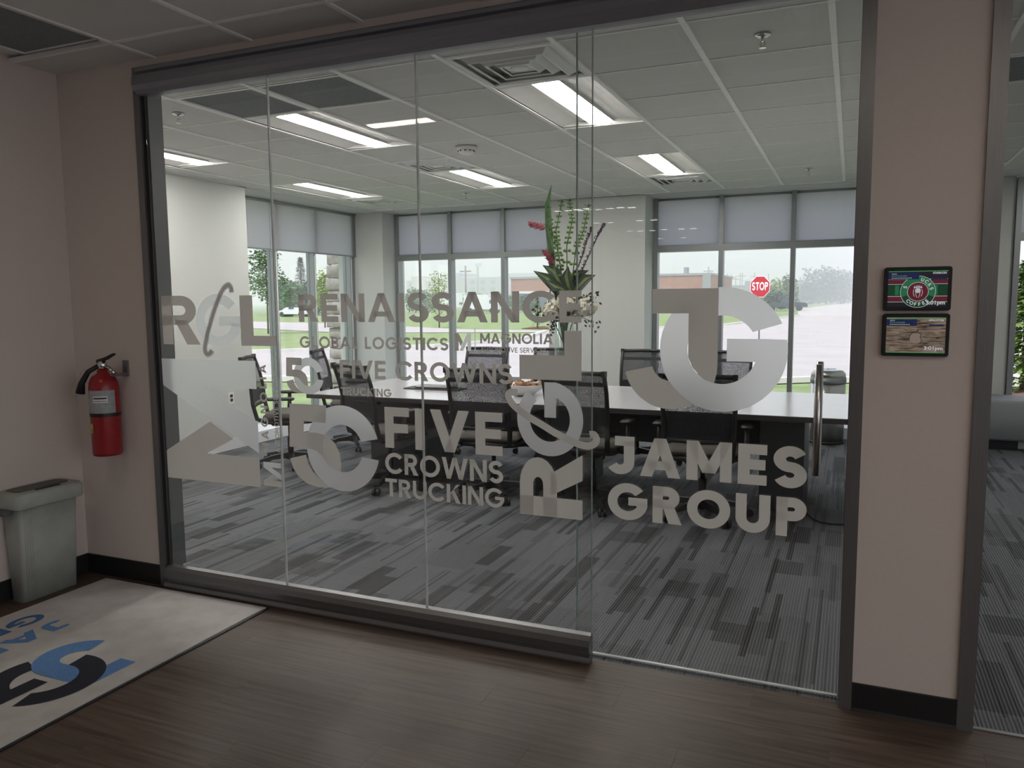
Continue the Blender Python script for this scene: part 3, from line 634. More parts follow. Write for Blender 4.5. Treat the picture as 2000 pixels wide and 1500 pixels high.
def flat_poly(polys, org, R, U, nrm, off):
    mb = MB(); org, R, U, nrm = Vector(org), Vector(R), Vector(U), Vector(nrm)
    for p in polys:
        n = len(mb.v); mb.v += [tuple(org + R * a + U * b + nrm * off) for a, b in p]; mb.f.append(tuple(range(n, n + len(p)))); mb.sm.append(False)
    return mb
def lettering(parent, text, org, R, U, width, height, m, nrm=(0, -1, 0), off=.0015, t=.2, gap=.10, single=None):
    gs = [glyph(c, t) for c in text]; tot = sum(g[1] for g in gs) + gap * (len(text) - 1); sx = width / tot
    R = Vector(R).normalized(); U = Vector(U).normalized(); x = 0; acc = MB()
    for (ps, w), c in zip(gs, text):
        if c != ' ':
            q = [[((x + a) * sx, b * height) for a, b in p] for p in ps]
            if single: film_poly(acc, q, org, R, U, nrm, off)
            else: film_poly(MB(), q, org, R, U, nrm, off).build('letter', m, parent)
        x += w + gap
    if single: acc.build(single, m, parent)
def pix_text(parent, text, uL, vT, vB, uR, vT2, vB2, m, y=GY, **k):
    a, b, c, d = at(uL, vT, y), at(uL, vB, y), at(uR, vT2, y), at(uR, vB2, y)
    z0 = (b.z + d.z) / 2; z1 = (a.z + c.z) / 2; x0 = (a.x + b.x) / 2; x1 = (c.x + d.x) / 2
    lettering(parent, text, (x0, y, z0), (1, 0, 0), (0, 0, 1), x1 - x0, z1 - z0, m, **k)
def decal(label, u, v, y=GY): return thing('window_lettering', label, 'lettering', at(u, v, y))
GF, WF = M['grey_film'], M['white_film']
# word marks
d = decal('largest one-line grey word running across two glass panels', 860, 630); pix_text(d, 'RENAISSANCE', 583.5, 574, 628, 1136, 568, 631, GF)
d = decal('thin grey two-word line below the long one-line word', 730, 682); pix_text(d, 'GLOBAL LOGISTICS', 586, 657, 679, 876, 659.5, 685, GF, t=.2, gap=.13)
d = decal('small grey name with a fine subtitle left of the flower vase', 1005, 688)
pix_text(d, 'MAGNOLIA', 938, 651, 671, 1080, 651.5, 672, GF, t=.2); pix_text(d, 'AUTOMOTIVE SERVICES', 938.5, 678.5, 688, 1068, 679, 689, GF, t=.17, single='subtitle')
film_poly(MB(), [[(0, 0), (.004, 0), (.004, .1), (0, .1)]], at(927.5, 685, GY), (1, 0, 0), (0, 0, 1), (0, -1, 0), .0015).build('divider_bar', WF, d)
d = decal('two-word grey line with a small word beneath, in front of the chairs', 830, 776)
pix_text(d, 'FIVE CROWNS', 664, 703, 739, 1001, 711, 750, GF, t=.19); pix_text(d, 'TRUCKING', 666, 756, 771, 765, 760, 776, GF, t=.2)
d = decal('three stacked pale words beside the big interlocked five and C', 868, 985)
pix_text(d, 'FIVE', 752, 795, 874.5, 981.5, 806, 890, GF, t=.22, gap=.14); pix_text(d, 'CROWNS', 753, 884, 925, 983, 901, 943, GF, t=.19); pix_text(d, 'TRUCKING', 753, 935, 970, 985, 954, 991, GF, t=.19)
d = decal('two large pale words stacked low on the glass door', 1383, 1030, DY)
pix_text(d, 'JAMES', 1188, 853, 926, 1577, 871, 953, GF, y=DY, t=.25, gap=.13); pix_text(d, 'GROUP', 1188, 945, 1016, 1577, 970, 1046, GF, y=DY, t=.25, gap=.13)
# upright name reading upwards
d = decal('narrow grey name reading upwards left of the first glass joint', 520, 880)
a, b = at(526.5, 884, GY), at(512, 712, GY); lettering(d, 'MAGNOLIA', (a.x, GY, a.z), (0, 0, 1), (-1, 0, 0), b.z - a.z, .044, GF, t=.21, gap=.42)
a, b = at(547, 884, GY), at(538, 727, GY); lettering(d, 'AUTOMOTIVE SERVICES', (a.x, GY, a.z), (0, 0, 1), (-1, 0, 0), b.z - a.z, .026, GF, t=.18, gap=.16, single='subtitle')
# emblem M (two tone)
MG = [[(0, 0), (0, 1), (.23, 1), (.235, .55), (.235, 0)], [(.23, 1), (.5, .5), (.37, .26), (.235, .55)]]
MW = [[(1, 1), (.78, 1), (.78, .55), (.78, 0), (1, 0)], [(.78, 1), (.27, 0), (.52, 0), (.78, .55)]]
def emblem_m(label, u0, v0, u1, v1, turned):
    d = decal(label, (u0 + u1) / 2, v1); a, b = at(u0, v1, GY), at(u1, v0, GY); w, h = b.x - a.x, b.z - a.z
    if turned: o, R, U = (b.x, GY, a.z), (0, 0, h), (-w, 0, 0)
    else: o, R, U = (a.x, GY, a.z), (w, 0, 0), (0, 0, h)
    film_poly(MB(), MG, o, R, U, (0, -1, 0), .0015).build('grey_stroke', GF, d); film_poly(MB(), MW, o, R, U, (0, -1, 0), .0018).build('white_stroke', WF, d)
emblem_m('huge two-tone letter M turned on its side at the left jamb', 329, 705, 499, 932, True)
emblem_m('small upright two-tone letter M between grey words', 889, 651, 920, 685, False)
emblem_m('small sideways two-tone letter M below the upright name', 516.5, 905, 550, 948, True)
# emblem five + C
def emblem_5c(label, x0, z0, sc, u, v):
    d = decal(label, u, v); base = Vector((-2.482, 0, .623)); tr = lambda px: [((at(*p, GY).x - base.x), (at(*p, GY).z - base.z)) for p in px]
    o = (x0, GY, z0); R, U, N = (sc, 0, 0), (0, 0, sc), (0, -1, 0)
    hook = [(567, 895), (598, 888), (602, 905), (612, 922), (630, 940), (650, 952), (638, 953), (620, 951), (600, 944), (583, 930), (573, 914)]
    film_poly(MB(), [tr([hook[0], hook[1], hook[2], hook[10]]), tr([hook[2], hook[3], hook[9], hook[10]]), tr([hook[3], hook[4], hook[8], hook[9]]), tr([hook[4], hook[5], hook[6], hook[7], hook[8]])], o, R, U, N, .0012).build('five_hook', GF, d)
    film_poly(MB(), ring2(.299, .205, .205, .113, 16, 348, 60, 20, 343), o, R, U, N, .0016).build('letter_c', WF, d)
    f = [tr(q) for q in ([(566, 788), (594, 789), (594, 844), (566, 872)], [(594, 789), (637, 792), (637, 826), (594, 822)], [(566, 872), (594, 844), (617, 845), (605, 876)], [(605, 876), (617, 845), (637, 850), (618, 880)], [(618, 880), (637, 850), (655, 866), (630, 890)], [(630, 890), (655, 866), (664, 885), (640, 905)], [(640, 905), (664, 885), (667, 905), (652, 916)], [(652, 916), (667, 905), (666, 922)])]
    film_poly(MB(), f, o, R, U, N, .0020).build('five_front', GF, d)
emblem_5c('big interlocked emblem of a grey five and bluish C', -2.482, .623, 1.0, 655, 959)
a, b = at(562, 768, GY), at(631, 701, GY)
emblem_5c('smaller interlocked emblem of a grey five and white C', a.x, a.z, (b.x - a.x) / .502, 597, 768)
# emblem J + G, on the door and on the mat
def emblem_jg(d, o, R, U, N, mj, mg, z, door=True):
    bar = bx(-.272, -.016, .140, .236); stem = bx(-.129, -.016, -.06, .236)
    hook = ring2(-.2, -.055, .184, .071, 0, -168, 40)
    G1 = ring2(0, 0, .24, .132, 25, 94, 24, 31.6, 97); G2 = ring2(0, 0, .24, .132, 125, 370, 60, 125, 379)
    gb = [[(.018, -.044), (.1258, -.044), (.1326, -.012), (.1326, .012), (.1262, .043), (.018, .043)]]
    if door:
        cut = lambda x, y: .132 < math.hypot(x, y) < .24 and not (-26 < math.degrees(math.atan2(y, x)) < 0) or x > -.016 + 1e-4 or (x > -.129 and math.hypot(x, y) < .132)
        flat_poly(ring_cut(-.2, -.055, .184, .071, 0, -168, cut), o, R, U, N, z).build('letter_j_hook', mj, d)
        film_poly(MB(), G1 + G2, o, R, U, N, z + .0004).build('letter_g', mg, d); film_poly(MB(), gb, o, R, U, N, z + .0006).build('letter_g_bar', mg, d)
        film_poly(MB(), bar, o, R, U, N, z + .0008).build('letter_j_bar', mj, d)
        q = [[(-.129, -.01), (-.016, -.01), (-.016, .14), (-.129, .14)]]
        film_poly(MB(), q, o, R, U, N, z + .0008).build('letter_j_stem', mj, d)
        film_poly(MB(), [[(-.129, -.03), (-.112, -.07), (-.08, -.105), (-.05, -.122), (-.028, -.129), (-.018, -.09), (-.016, -.055), (-.016, -.01), (-.129, -.01)]], o, R, U, N, z + .0001).build('letter_j_stem', mj, d)
    else:
        film_poly(MB(), bar + stem, o, R, U, N, z).build('letter_j_stem', mj, d)
        film_poly(MB(), ring2(0, 0, .24, .132, 25, 190, 50, 31.6, 190) + ring2(0, 0, .24, .132, 250, 370, 40, 250, 379) + gb, o, R, U, N, z + .0008).build('letter_g', mg, d)
        film_poly(MB(), hook + [[(-.129, -.055), (-.016, -.055), (-.016, .02), (-.129, -.0)]], o, R, U, N, z + .0014).build('letter_j_hook', mj, d)
d = decal('large interlocked J and G emblem on the glass door', 1400, 803, DY)
emblem_jg(d, (-.454, DY, 1.318), (1, 0, 0), (0, 0, 1), (0, -1, 0), GF, WF, .0015)
# R G L monograms with swash
d = decal('grey and white three-letter monogram at the top of the left panel', 430, 675)
def one_letter(d, c, u0, v0, u1, v1, m, rot=False, t=.2, off=.0015):
    a, b = at(u0, v1, GY), at(u1, v0, GY)
    if rot: lettering(d, c, (b.x, GY, a.z), (0, 0, 1), (-1, 0, 0), b.z - a.z, b.x - a.x, m, t=t, off=off)
    else: lettering(d, c, (a.x, GY, a.z), (1, 0, 0), (0, 0, 1), b.x - a.x, b.z - a.z, m, t=t, off=off)
one_letter(d, 'R', 320, 577, 388, 672, GF, t=.2); one_letter(d, 'G', 387, 574, 468, 676, WF); one_letter(d, 'L', 472, 576, 536, 675, GF, t=.2)
def swash(d, pts, w, m, off):
    q = [(at(*p, GY).x, at(*p, GY).z) for p in pts]
    sm = []
    for i in range(len(q) - 1):
        p0, p1, p2, p3 = q[max(i - 1, 0)], q[i], q[i + 1], q[min(i + 2, len(q) - 1)]
        for k in range(4):
            s = k / 4; sm.append(tuple(.5 * (2 * p1[j] + (p2[j] - p0[j]) * s + (2 * p0[j] - 5 * p1[j] + 4 * p2[j] - p3[j]) * s * s + (3 * p1[j] - p0[j] - 3 * p2[j] + p3[j]) * s ** 3) for j in (0, 1)))
    sm.append(q[-1]); film_poly(MB(), strip(sm, w), (0, GY, 0), (1, 0, 0), (0, 0, 1), (0, -1, 0), off).build('swash', m, d)
s1 = [(453, 571), (452, 562), (447, 557), (440, 560), (433, 570), (425, 590), (417, 612), (409, 640), (403, 665), (401, 680), (403, 689), (408, 692), (413, 688), (415, 684)]
swash(d, s1, .034, WF, .0019); swash(d, s1, .022, GF, .0023)
d = decal('three-letter monogram reading upwards left of the glass door', 1076, 1005)
one_letter(d, 'R', 1016, 889, 1138, 1003, GF, True, t=.22); one_letter(d, 'G', 1012, 749, 1138, 885, WF, True); one_letter(d, 'L', 1015, 646, 1136, 740, GF, True, t=.27)
s2 = [(1011, 767), (998, 766), (993, 773), (999, 786), (1012, 799), (1036, 816), (1060, 830), (1084, 845), (1108, 857), (1132, 868), (1150, 871), (1162, 866), (1165, 857), (1160, 849), (1152, 849)]
swash(d, s2, .030, GF, .0023)

# ------------------------------------------------------------------ conference table and what stands on it
tb = thing('conference_table', 'long pale conference table with dark pedestals', 'table', (-2.1, 6.13, 0))
tx0, tx1, ty0, ty1 = -4.26, .07, 5.42, 6.85
MB().box(tx0, tx1, ty0, ty1, .738, .742).build('table_top', M['laminate'], tb)
MB().box(tx0, tx1, ty0, ty1, .704, .738).build('top_edge', M['table_edge'], tb)
for a, b in ((-.575, -.275), (-3.86, -3.42), (-2.3, -1.95)): MB().box(a, b, 5.78, 6.5, 0, .704).build('pedestal', M['table_base'], tb)
for a, b in ((-3.42, -2.3), (-1.95, -.575)): MB().box(a, b, 6.10, 6.13, .385, .704).build('modesty_panel', M['table_base'], tb)
bw = thing('snack_bowl', 'white bowl filled with brown snacks on the table', 'bowl', (-2.45, 5.92, .742))
MB().lathe([(.06, .742), (.075, .745), (.13, .785), (.172, .828), (.18, .838), (.172, .836), (.125, .79), (.07, .755), (.001, .752)], (-2.45, 5.92), 28).build('shell', M['white'], bw)
sn = [MAT('snack_orange', (.26, .10, .04), .6, var=.3), MAT('snack_brown', (.16, .06, .03), .6, var=.3), MAT('snack_tan', (.42, .24, .10), .6, var=.3)]
for k in range(46):
    a, r = random.uniform(0, 2 * PI), .155 * math.sqrt(random.random())
    MB().ball((-2.45 + r * math.cos(a), 5.92 + r * math.sin(a), .812 + random.uniform(0, .035)), random.uniform(.012, .022), 6, 4, sx=random.uniform(.7, 1.4)).build('snack', sn[k % 3], bw)
sh = thing('serving_tongs', 'steel tongs leaning on the snack bowl', 'tongs', (-2.36, 5.85, .83))
MB().tube([(-2.42, 5.9, .845), (-2.33, 5.86, .852), (-2.27, 5.82, .87)], .006, 6).build('arm', M['steel'], sh); MB().tube([(-2.41, 5.92, .845), (-2.33, 5.88, .853), (-2.27, 5.82, .87)], .006, 6).build('arm', M['steel'], sh)
ty = thing('desk_tray', 'flat dark tray lying on the left half of the table', 'tray', (-3.36, 6.08, .742))
MB().rbox(-3.66, -3.1, 6.0, 6.2, .742, .752, .02).build('plate', M['black'], ty); MB().rbox(-3.56, -3.2, 6.03, 6.2, .752, .772, .02).build('raised_pad', M['alu'], ty)
tg = thing('tablet_stand', 'low dark tablet stand behind the snack bowl', 'tablet stand', (-2.95, 6.75, .742))
MB().rbox(-3.03, -2.87, 6.66, 6.80, .742, .752, .02).build('foot', M['black'], tg); MB().loft([[(-3.07, 6.70, .752), (-2.83, 6.70, .752), (-2.83, 6.72, .752), (-3.07, 6.72, .752)], [(-3.07, 6.78, .80), (-2.83, 6.78, .80), (-2.83, 6.80, .80), (-3.07, 6.80, .80)]], cap=True).build('plate', M['black'], tg)
cb = tag(MB().tube([(-.26, 5.86, .007), (-.235, 5.78, .007), (-.20, 5.66, .007), (-.15, 5.585, .007), (-.08, 5.565, .007), (.05, 5.60, .007), (.14, 5.62, .007)], .006, 6).build('floor_cable', M['black'], origin=(-.1, 5.6, 0)), 'thin black cord on the carpet at the table end', 'cord')

# ------------------------------------------------------------------ office chairs
def make_chair():
    c = thing('office_chair', 'chair', 'chair')
    hub = MB().lathe([(.03, .055), (.045, .06), (.045, .115), (.03, .125)], n=14).build('base_hub', M['black'], c)
    for k in range(5):
        a = 2 * PI * k / 5 + .3; dx, dy = math.cos(a), math.sin(a); n = (-dy, dx)
        def sec(r, w, z0, z1): return [(dx * r + n[0] * w, dy * r + n[1] * w, z0), (dx * r - n[0] * w, dy * r - n[1] * w, z0), (dx * r - n[0] * w * .7, dy * r - n[1] * w * .7, z1), (dx * r + n[0] * w * .7, dy * r + n[1] * w * .7, z1)]
        MB().loft([sec(.03, .028, .07, .125), sec(.18, .022, .075, .112), sec(.315, .018, .066, .086)], cap=True).build('base_leg', M['black'], c)
        p = Vector((dx * .31, dy * .31, 0)); q = Vector((n[0], n[1], 0))
        w = MB(); cz = .029
        for s in (-1, 1): w.cyl(p + q * (s * .008) + Vector((dx * .012, dy * .012, cz)), p + q * (s * .028) + Vector((dx * .012, dy * .012, cz)), .028, n=14)
        w.cyl(p + Vector((0, 0, .04)), p + Vector((0, 0, .07)), .01); w.box(p.x - .012, p.x + .012, p.y - .012, p.y + .012, .035, .06)
        w.build('caster', M['black'], c)
    MB().cyl((0, 0, .11), (0, 0, .27), .027, n=14).cyl((0, 0, .27), (0, 0, .40), .017, n=12).build('gas_lift', M['black'], c)
    MB().loft([[(-.09, -.14, .385), (.09, -.14, .385), (.09, .11, .385), (-.09, .11, .385)], [(-.12, -.16, .42), (.12, -.16, .42), (.12, .14, .42), (-.12, .14, .42)]], cap=True).tube([(.11, .05, .40), (.24, .06, .40), (.27, .06, .395)], .007, 6).build('tilt_mechanism', M['black'], c)
    MB().rbox(-.24, .24, -.20, .25, .42, .452, .07).build('seat_pan', M['black'], c)
    MB().rbox(-.245, .245, -.205, .255, .448, .515, .08, 4).build('seat', M['seat'], c)
    def post(s): return [(s * .19, -.17, .435), (s * .215, -.245, .47), (s * .225, -.275, .60), (s * .232, -.285, .74), (s * .236, -.315, .88), (s * .236, -.362, 1.02)]
    fr = MB()
    for s in (-1, 1): fr.tube(post(s), [.018, .02, .018, .016, .015, .016], 8)
    fr.tube([(-.24, -.36, 1.015), (0, -.375, 1.02), (.24, -.36, 1.015)], .016, 8); fr.box(-.252, -.222, -.38, -.345, .995, 1.035); fr.box(.222, .252, -.38, -.345, .995, 1.035)
    fr.tube([(-.222, -.27, .58), (0, -.30, .575), (.222, -.27, .58)], .015, 8); fr.tube([(-.20, -.18, .44), (0, -.2, .44), (.20, -.18, .44)], .02, 8)
    fr.build('back_frame', M['black'], c)
    def surf(z0, z1, nz=8, nx=8, t=0.0, bulge=.03):
        m = MB(); rings = []
        for i in range(nz + 1):
            z = z0 + (z1 - z0) * i / nz; pts = post(1); y = pts[-1][1]; xx = .225
            for a, b in zip(pts[:-1], pts[1:]):
                if a[2] <= z <= b[2]: k = (z - a[2]) / (b[2] - a[2]); y = a[1] + (b[1] - a[1]) * k; xx = a[0] + (b[0] - a[0]) * k
            rings.append([(xx * (2 * j / nx - 1), y - bulge * (1 - (2 * j / nx - 1) ** 2) * .6 + t, z) for j in range(nx + 1)])
        return m.loft(rings, closed=False, smooth=True)
    surf(.59, 1.01).build('back_mesh', M['mesh'], c)
    surf(.925, .955, 1, 8, -.004).build('upper_band', M['navy'], c)
    m = surf(.615, .735, 3, 8, .012); m.build('lumbar_pad', M['navy'], c)
    for s in (-1, 1):
        ar = MB().tube([(s * .20, -.06, .44), (s * .275, -.06, .455), (s * .295, -.055, .52), (s * .295, -.05, .645)], [.02, .02, .02, .017], 8).build('armrest', M['black'], c)
        MB().rbox(s * .295 - .042, s * .295 + .042, -.14, .11, .645, .672, .035).build('arm_pad', M['black'], ar)
    return c
chair_spots = [
    (-.92, 5.47, 3, 'black mesh office chair behind the two pale words on the door, back turned to us'),
    (-1.72, 5.47, -6, 'black mesh office chair behind the joint left of the glass door, back turned'),
    (-2.52, 5.46, 5, 'black mesh office chair in front of the snack bowl, back turned'),
    (-3.45, 5.44, -24, 'black mesh office chair before the left table pedestal, turned slightly left'),
    (-1.84, 7.22, 180, 'black mesh office chair across the table, in front of the pale pier'),
    (-1.10, 7.20, 176, 'black mesh office chair across the table, partly hidden by the door emblem'),
    (-2.74, 7.22, 184, 'black mesh office chair across the table, just behind the glass vase'),
    (-3.55, 7.18, 178, 'black mesh office chair across the table, behind the dark tray'),
    (-4.80, 5.85, -62, 'black mesh office chair at the left table end, nearer the glass'),
    (-4.78, 6.85, -66, 'black mesh office chair at the left table end, by the corner post')]
proto = make_chair()
for k, (x, y, a, l) in enumerate(chair_spots):
    o = proto if k == 0 else copy_tree(proto)
    o.location = (x, y, 0); o.rotation_euler = (0, 0, math.radians(a)); tag(o, l, 'chair', 'office chairs around the conference table')

# ------------------------------------------------------------------ vase with flowers
VX, VY = -2.15, 6.06
va = thing('glass_vase', 'tall clear glass cylinder vase on the table', 'vase', (VX, VY, .742))
MB().lathe([(.078, .742), (.08, .745), (.08, 1.37), (.074, 1.37), (.074, .765), (.001, .76)], (VX, VY), 28, cap=False).build('cylinder', M['vase'], va)
MB().lathe([(.001, .742), (.078, .742), (.079, .77), (.001, .775)], (VX, VY), 28).build('thick_foot', M['seal'], va)
gl = MAT('leaf_green', (.045, .11, .03), .45, var=.35, scale=14); gd = MAT('dark_leaf', (.012, .03, .014), .45, var=.4, scale=14); gb_ = MAT('bell_green', (.10, .20, .05), .55, var=.3, scale=30)
gy_ = MAT('leaf_stripe', (.10, .15, .05), .5, var=.3); pk = MAT('pink_ginger', (.36, .08, .11), .6, var=.4, scale=40); pu = MAT('purple_liatris', (.09, .02, .11), .7, var=.4, scale=60); wh = MAT('cream_hydrangea', (.62, .60, .50), .7, var=.2, scale=60)
def blade(mb, path, w, up=(0, -1, 0), fold=.25):
    P = [Vector(p) for p in path]; rings = []
    for i, p in enumerate(P):
        t = i / (len(P) - 1); d = (P[min(i + 1, len(P) - 1)] - P[max(i - 1, 0)]).normalized(); q = d.cross(Vector(up)).normalized(); n = q.cross(d)
        ww = w * (math.sin(PI * min(1, t * .9 + .1)) ** .6 if t < .98 else .03)
        rings.append([p + q * ww + n * ww * fold, p, p - q * ww + n * ww * fold])
    return mb.loft(rings, closed=False, smooth=True)
def ps(u, v, dy=0): return at(u, v, VY + dy)
tl_ = thing('tall_leaf', 'tall single green blade leaf, highest of the flowers', 'leaf', (VX, VY, 1.3))
blade(MB(), [(VX - .02, VY, 1.3), ps(1079, 520), ps(1072, 440), ps(1070, 400), ps(1077, 361)], .030).build('blade', gl, tl_)
stems = [([(1100, 590), (1092, 500), (1078, 450), (1070, 410)], 0.02, 'left bells-of-ireland stalk with green cups'), ([(1105, 590), (1090, 490), (1086, 450), (1097, 397)], -.02, 'second bells-of-ireland stalk, bent at its tip'), ([(1108, 590), (1107, 480), (1118, 430), (1112, 395)], .03, 'middle bells-of-ireland stalk with green cups'), ([(1112, 590), (1125, 485), (1140, 450), (1149, 405)], -.03, 'right bells-of-ireland stalk with green cups')]
for pts, dy, l in stems:
    t = thing('bells_stalk', l, 'flower', (VX, VY, 1.3), group='bells-of-ireland stalks in the vase')
    P = [Vector((VX, VY, 1.15))] + [ps(u, v, dy) for u, v in pts]
    MB().tube(P, .005, 6).build('stem', gl, t)
    for i in range(1, len(P) - 1):
        for k in range(5):
            s = (k + .5) / 5; p = P[i].lerp(P[i + 1], s); r = .026 * (1.15 - .14 * i)
            b = MB()
            for q in range(3):
                a = 2 * PI * (q / 3 + k * .17); dd = Vector((math.cos(a), math.sin(a), .25)).normalized(); c = p + dd * r * .9
                b.ball(c, r * .62, 6, 4, sz=.8)
            b.build('bell_cup', gb_, t)
    tp = MB()
    for q in range(5): tp.leaf(P[-1], (math.cos(q * 1.3), math.sin(q * 1.3), .6), (0, 0, 1), .05, .010)
    tp.build('tip_leaf', gl, t)
for pts, l in (([(1070, 600), (1085, 500), (1068, 445), (1045, 440)], 'pink ginger bloom pointing left from the vase'), ([(1095, 600), (1085, 530), (1078, 512), (1070, 500)], 'pink ginger bloom low beside the striped leaves')):
    t = thing('pink_ginger', l, 'flower', (VX, VY, 1.3), group='pink ginger blooms in the vase'); P = [Vector((VX, VY, 1.15))] + [ps(u, v, -.03) for u, v in pts]
    MB().tube(P, .005, 6).build('stem', gl, t); a, b = P[-2], P[-1]; dd = (b - a); L = .13; dd = dd.normalized()
    for k in range(34):
        s = k / 34; p = b + dd * (L * (s - .75)); ang = k * 2.4; n1 = dd.orthogonal().normalized(); n2 = dd.cross(n1)
        MB().leaf(p, dd * .7 + (n1 * math.cos(ang) + n2 * math.sin(ang)) * (1.0 - .5 * s), dd, .05, .014).build('bract', pk, t)
for pts, l in (([(1115, 560), (1135, 505), (1146, 470), (1156, 445)], 'dark purple spike behind the glass edge'), ([(1120, 560), (1145, 510), (1165, 465), (1182, 437)], 'bright purple spike at the right of the flowers')):
    t = thing('purple_spike', l, 'flower', (VX, VY, 1.3), group='purple spikes in the vase'); P = [Vector((VX, VY, 1.15))] + [ps(u, v) for u, v in pts]
    MB().tube(P, .004, 6).build('stem', gd, t); fz = MB()
    for i in range(1, len(P) - 1):
        for k in range(60):
            p = P[i].lerp(P[i + 1], random.random()); a = random.uniform(0, 2 * PI); fz.leaf(p, (math.cos(a), math.sin(a), random.uniform(.4, 1)), (0, 0, 1), .03, .006)
    o = fz.build('florets', pu, t); o['kind'] = 'stuff'
lv = [([(1095, 570), (1070, 545), (1042, 529)], -.05, 'lowest striped leaf reaching left'), ([(1098, 560), (1082, 530), (1060, 518)], -.03, 'upper striped leaf reaching left'), ([(1100, 565), (1085, 560), (1066, 548)], -.09, 'short striped leaf by the hydrangeas'), ([(1125, 565), (1145, 545), (1163, 537)], -.04, 'broad striped leaf reaching right'), ([(1118, 565), (1130, 535), (1150, 528)], .02, 'dark striped leaf pointing up right'), ([(1112, 565), (1106, 540), (1110, 520)], -.06, 'short dark leaf in the middle of the flowers')]
for pts, dy, l in lv:
    t = thing('striped_leaf', l, 'leaf', (VX, VY, 1.3), group='striped leaves in the vase'); P = [Vector((VX, VY, 1.36))] + [ps(u, v, dy) for u, v in pts]
    blade(MB(), P, .052, (0, -1, .3)).build('blade', gd, t); blade(MB(), [p + Vector((0, -.004, .002)) for p in P], .014, (0, -1, .3)).build('midrib', gy_, t)
for k, (u, v, dy, l) in enumerate(((1082, 605, -.05, 'cream hydrangea head at the left of the vase rim'), (1108, 590, -.09, 'cream hydrangea head in front of the vase rim'), (1145, 600, -.03, 'cream hydrangea head at the right of the vase rim'), (1118, 605, .08, 'cream hydrangea head at the back of the vase rim'))):
    t = thing('hydrangea', l, 'flower', ps(u, v, dy), group='hydrangea heads'); c = ps(u, v, dy)
    MB().tube([(VX, VY, 1.1), (VX + (c.x - VX) * .4, VY + (c.y - VY) * .4, 1.36), c], .006, 6).build('stem', gl, t); f = MB()
    for q in range(170):
        n = Vector((random.gauss(0, 1), random.gauss(0, 1), random.gauss(0, 1))).normalized(); p = c + Vector((n.x * .092, n.y * .092, n.z * .076)) * random.uniform(.86, 1.04)
        n = (n + Vector((random.uniform(-.5, .5), random.uniform(-.5, .5), random.uniform(-.5, .5)))).normalized(); o1 = n.orthogonal().normalized(); o2 = n.cross(o1); s = .019
        f.add([p + o1 * s, p + o2 * s, p - o1 * s, p - o2 * s], [(0, 1, 2, 3)])
    f.ball(c, .07, 10, 7, sz=.8); o = f.build('petals', wh, t); o['kind'] = 'stuff'
for k, (u, v, l) in enumerate(((1160, 580, 'dark leafy sprig sticking out right of the vase'), (1160, 630, 'dark leafy sprig hanging right of the vase'), (1075, 640, 'dark leafy sprig hanging left of the vase'), (1050, 610, 'dark leafy sprig low at the far left of the vase'))):
    t = thing('leafy_sprig', l, 'sprig', (VX, VY, 1.36), group='leafy sprigs'); c = ps(u, v, -.06); a = Vector((VX, VY - .02, 1.37)); mid = a.lerp(c, .5) + Vector((0, -.03, .04))
    P = [a, mid, c]; MB().tube(P, .003, 5).build('twig', gd, t)
    for q in range(26):
        s = random.uniform(.35, 1.15); p = (a.lerp(mid, s * 2) if s < .5 else mid.lerp(c, (s - .5) * 2)) + Vector((random.uniform(-.03, .03), random.uniform(-.03, .03), random.uniform(-.05, .05)))
        MB().leaf(p, (random.uniform(-1, 1), random.uniform(-1, 1), random.uniform(-1, .6)), (0, 1, .3), .034, .011).build('leaflet', gd, t)

# ------------------------------------------------------------------ steel bin by the rear window
tcn = thing('trash_can', 'brushed steel trash can with a domed lid by the rear window', 'trash can', (-.205, 8.83, 0))
prof = [(.165, 0), (.168, .02), (.168, .02), (.172, .62)]
MB().lathe([(.16, 0), (.17, .004), (.172, .03)], (-.205, 8.83), 32).build('base_ring', M['black'], tcn)
MB().lathe([(.168, .03), (.172, .635)], (-.205, 8.83), 32).build('body', M['steel'], tcn)
MB().lathe([(.175, .635), (.178, .66), (.172, .70)], (-.205, 8.83), 32).build('rim', M['mullion'], tcn)
MB().lathe([(.172, .70), (.168, .735), (.14, .765), (.09, .78), (.001, .785)], (-.205, 8.83), 32).build('lid', M['steel'], tcn)
MB().lathe([(.075, .781), (.07, .787), (.001, .789)], (-.205, 8.83), 24).build('flap', M['chrome'], tcn)
# outlet on the left wall
ot = thing('wall_outlet', 'white double outlet low on the left wall', 'outlet', (XL, 6.28, .535))
MB().box(XL, XL + .006, 6.24, 6.32, .475, .595).build('plate', M['white'], ot)
for z in (.515, .56): MB().box(XL + .006, XL + .009, 6.262, 6.298, z - .014, z + .014).build('socket', M['alu_dark'], ot)

# ------------------------------------------------------------------ lounge bench
bn = thing('bench', 'grey upholstered bench seen past the pillar', 'bench', (2.1, 9.2, 0))
MB().rbox(1.02, 3.2, 8.92, 9.5, .10, .50, .05).build('cushion', MAT('grey_bench_fabric', (.26, .27, .29), .85, var=.08, scale=200, bump=.05), bn)
MB().box(1.1, 1.55, 9.0, 9.45, 0, .10).build('plinth', M['black'], bn); MB().box(2.3, 2.75, 9.0, 9.45, 0, .10).build('plinth', M['black'], bn)

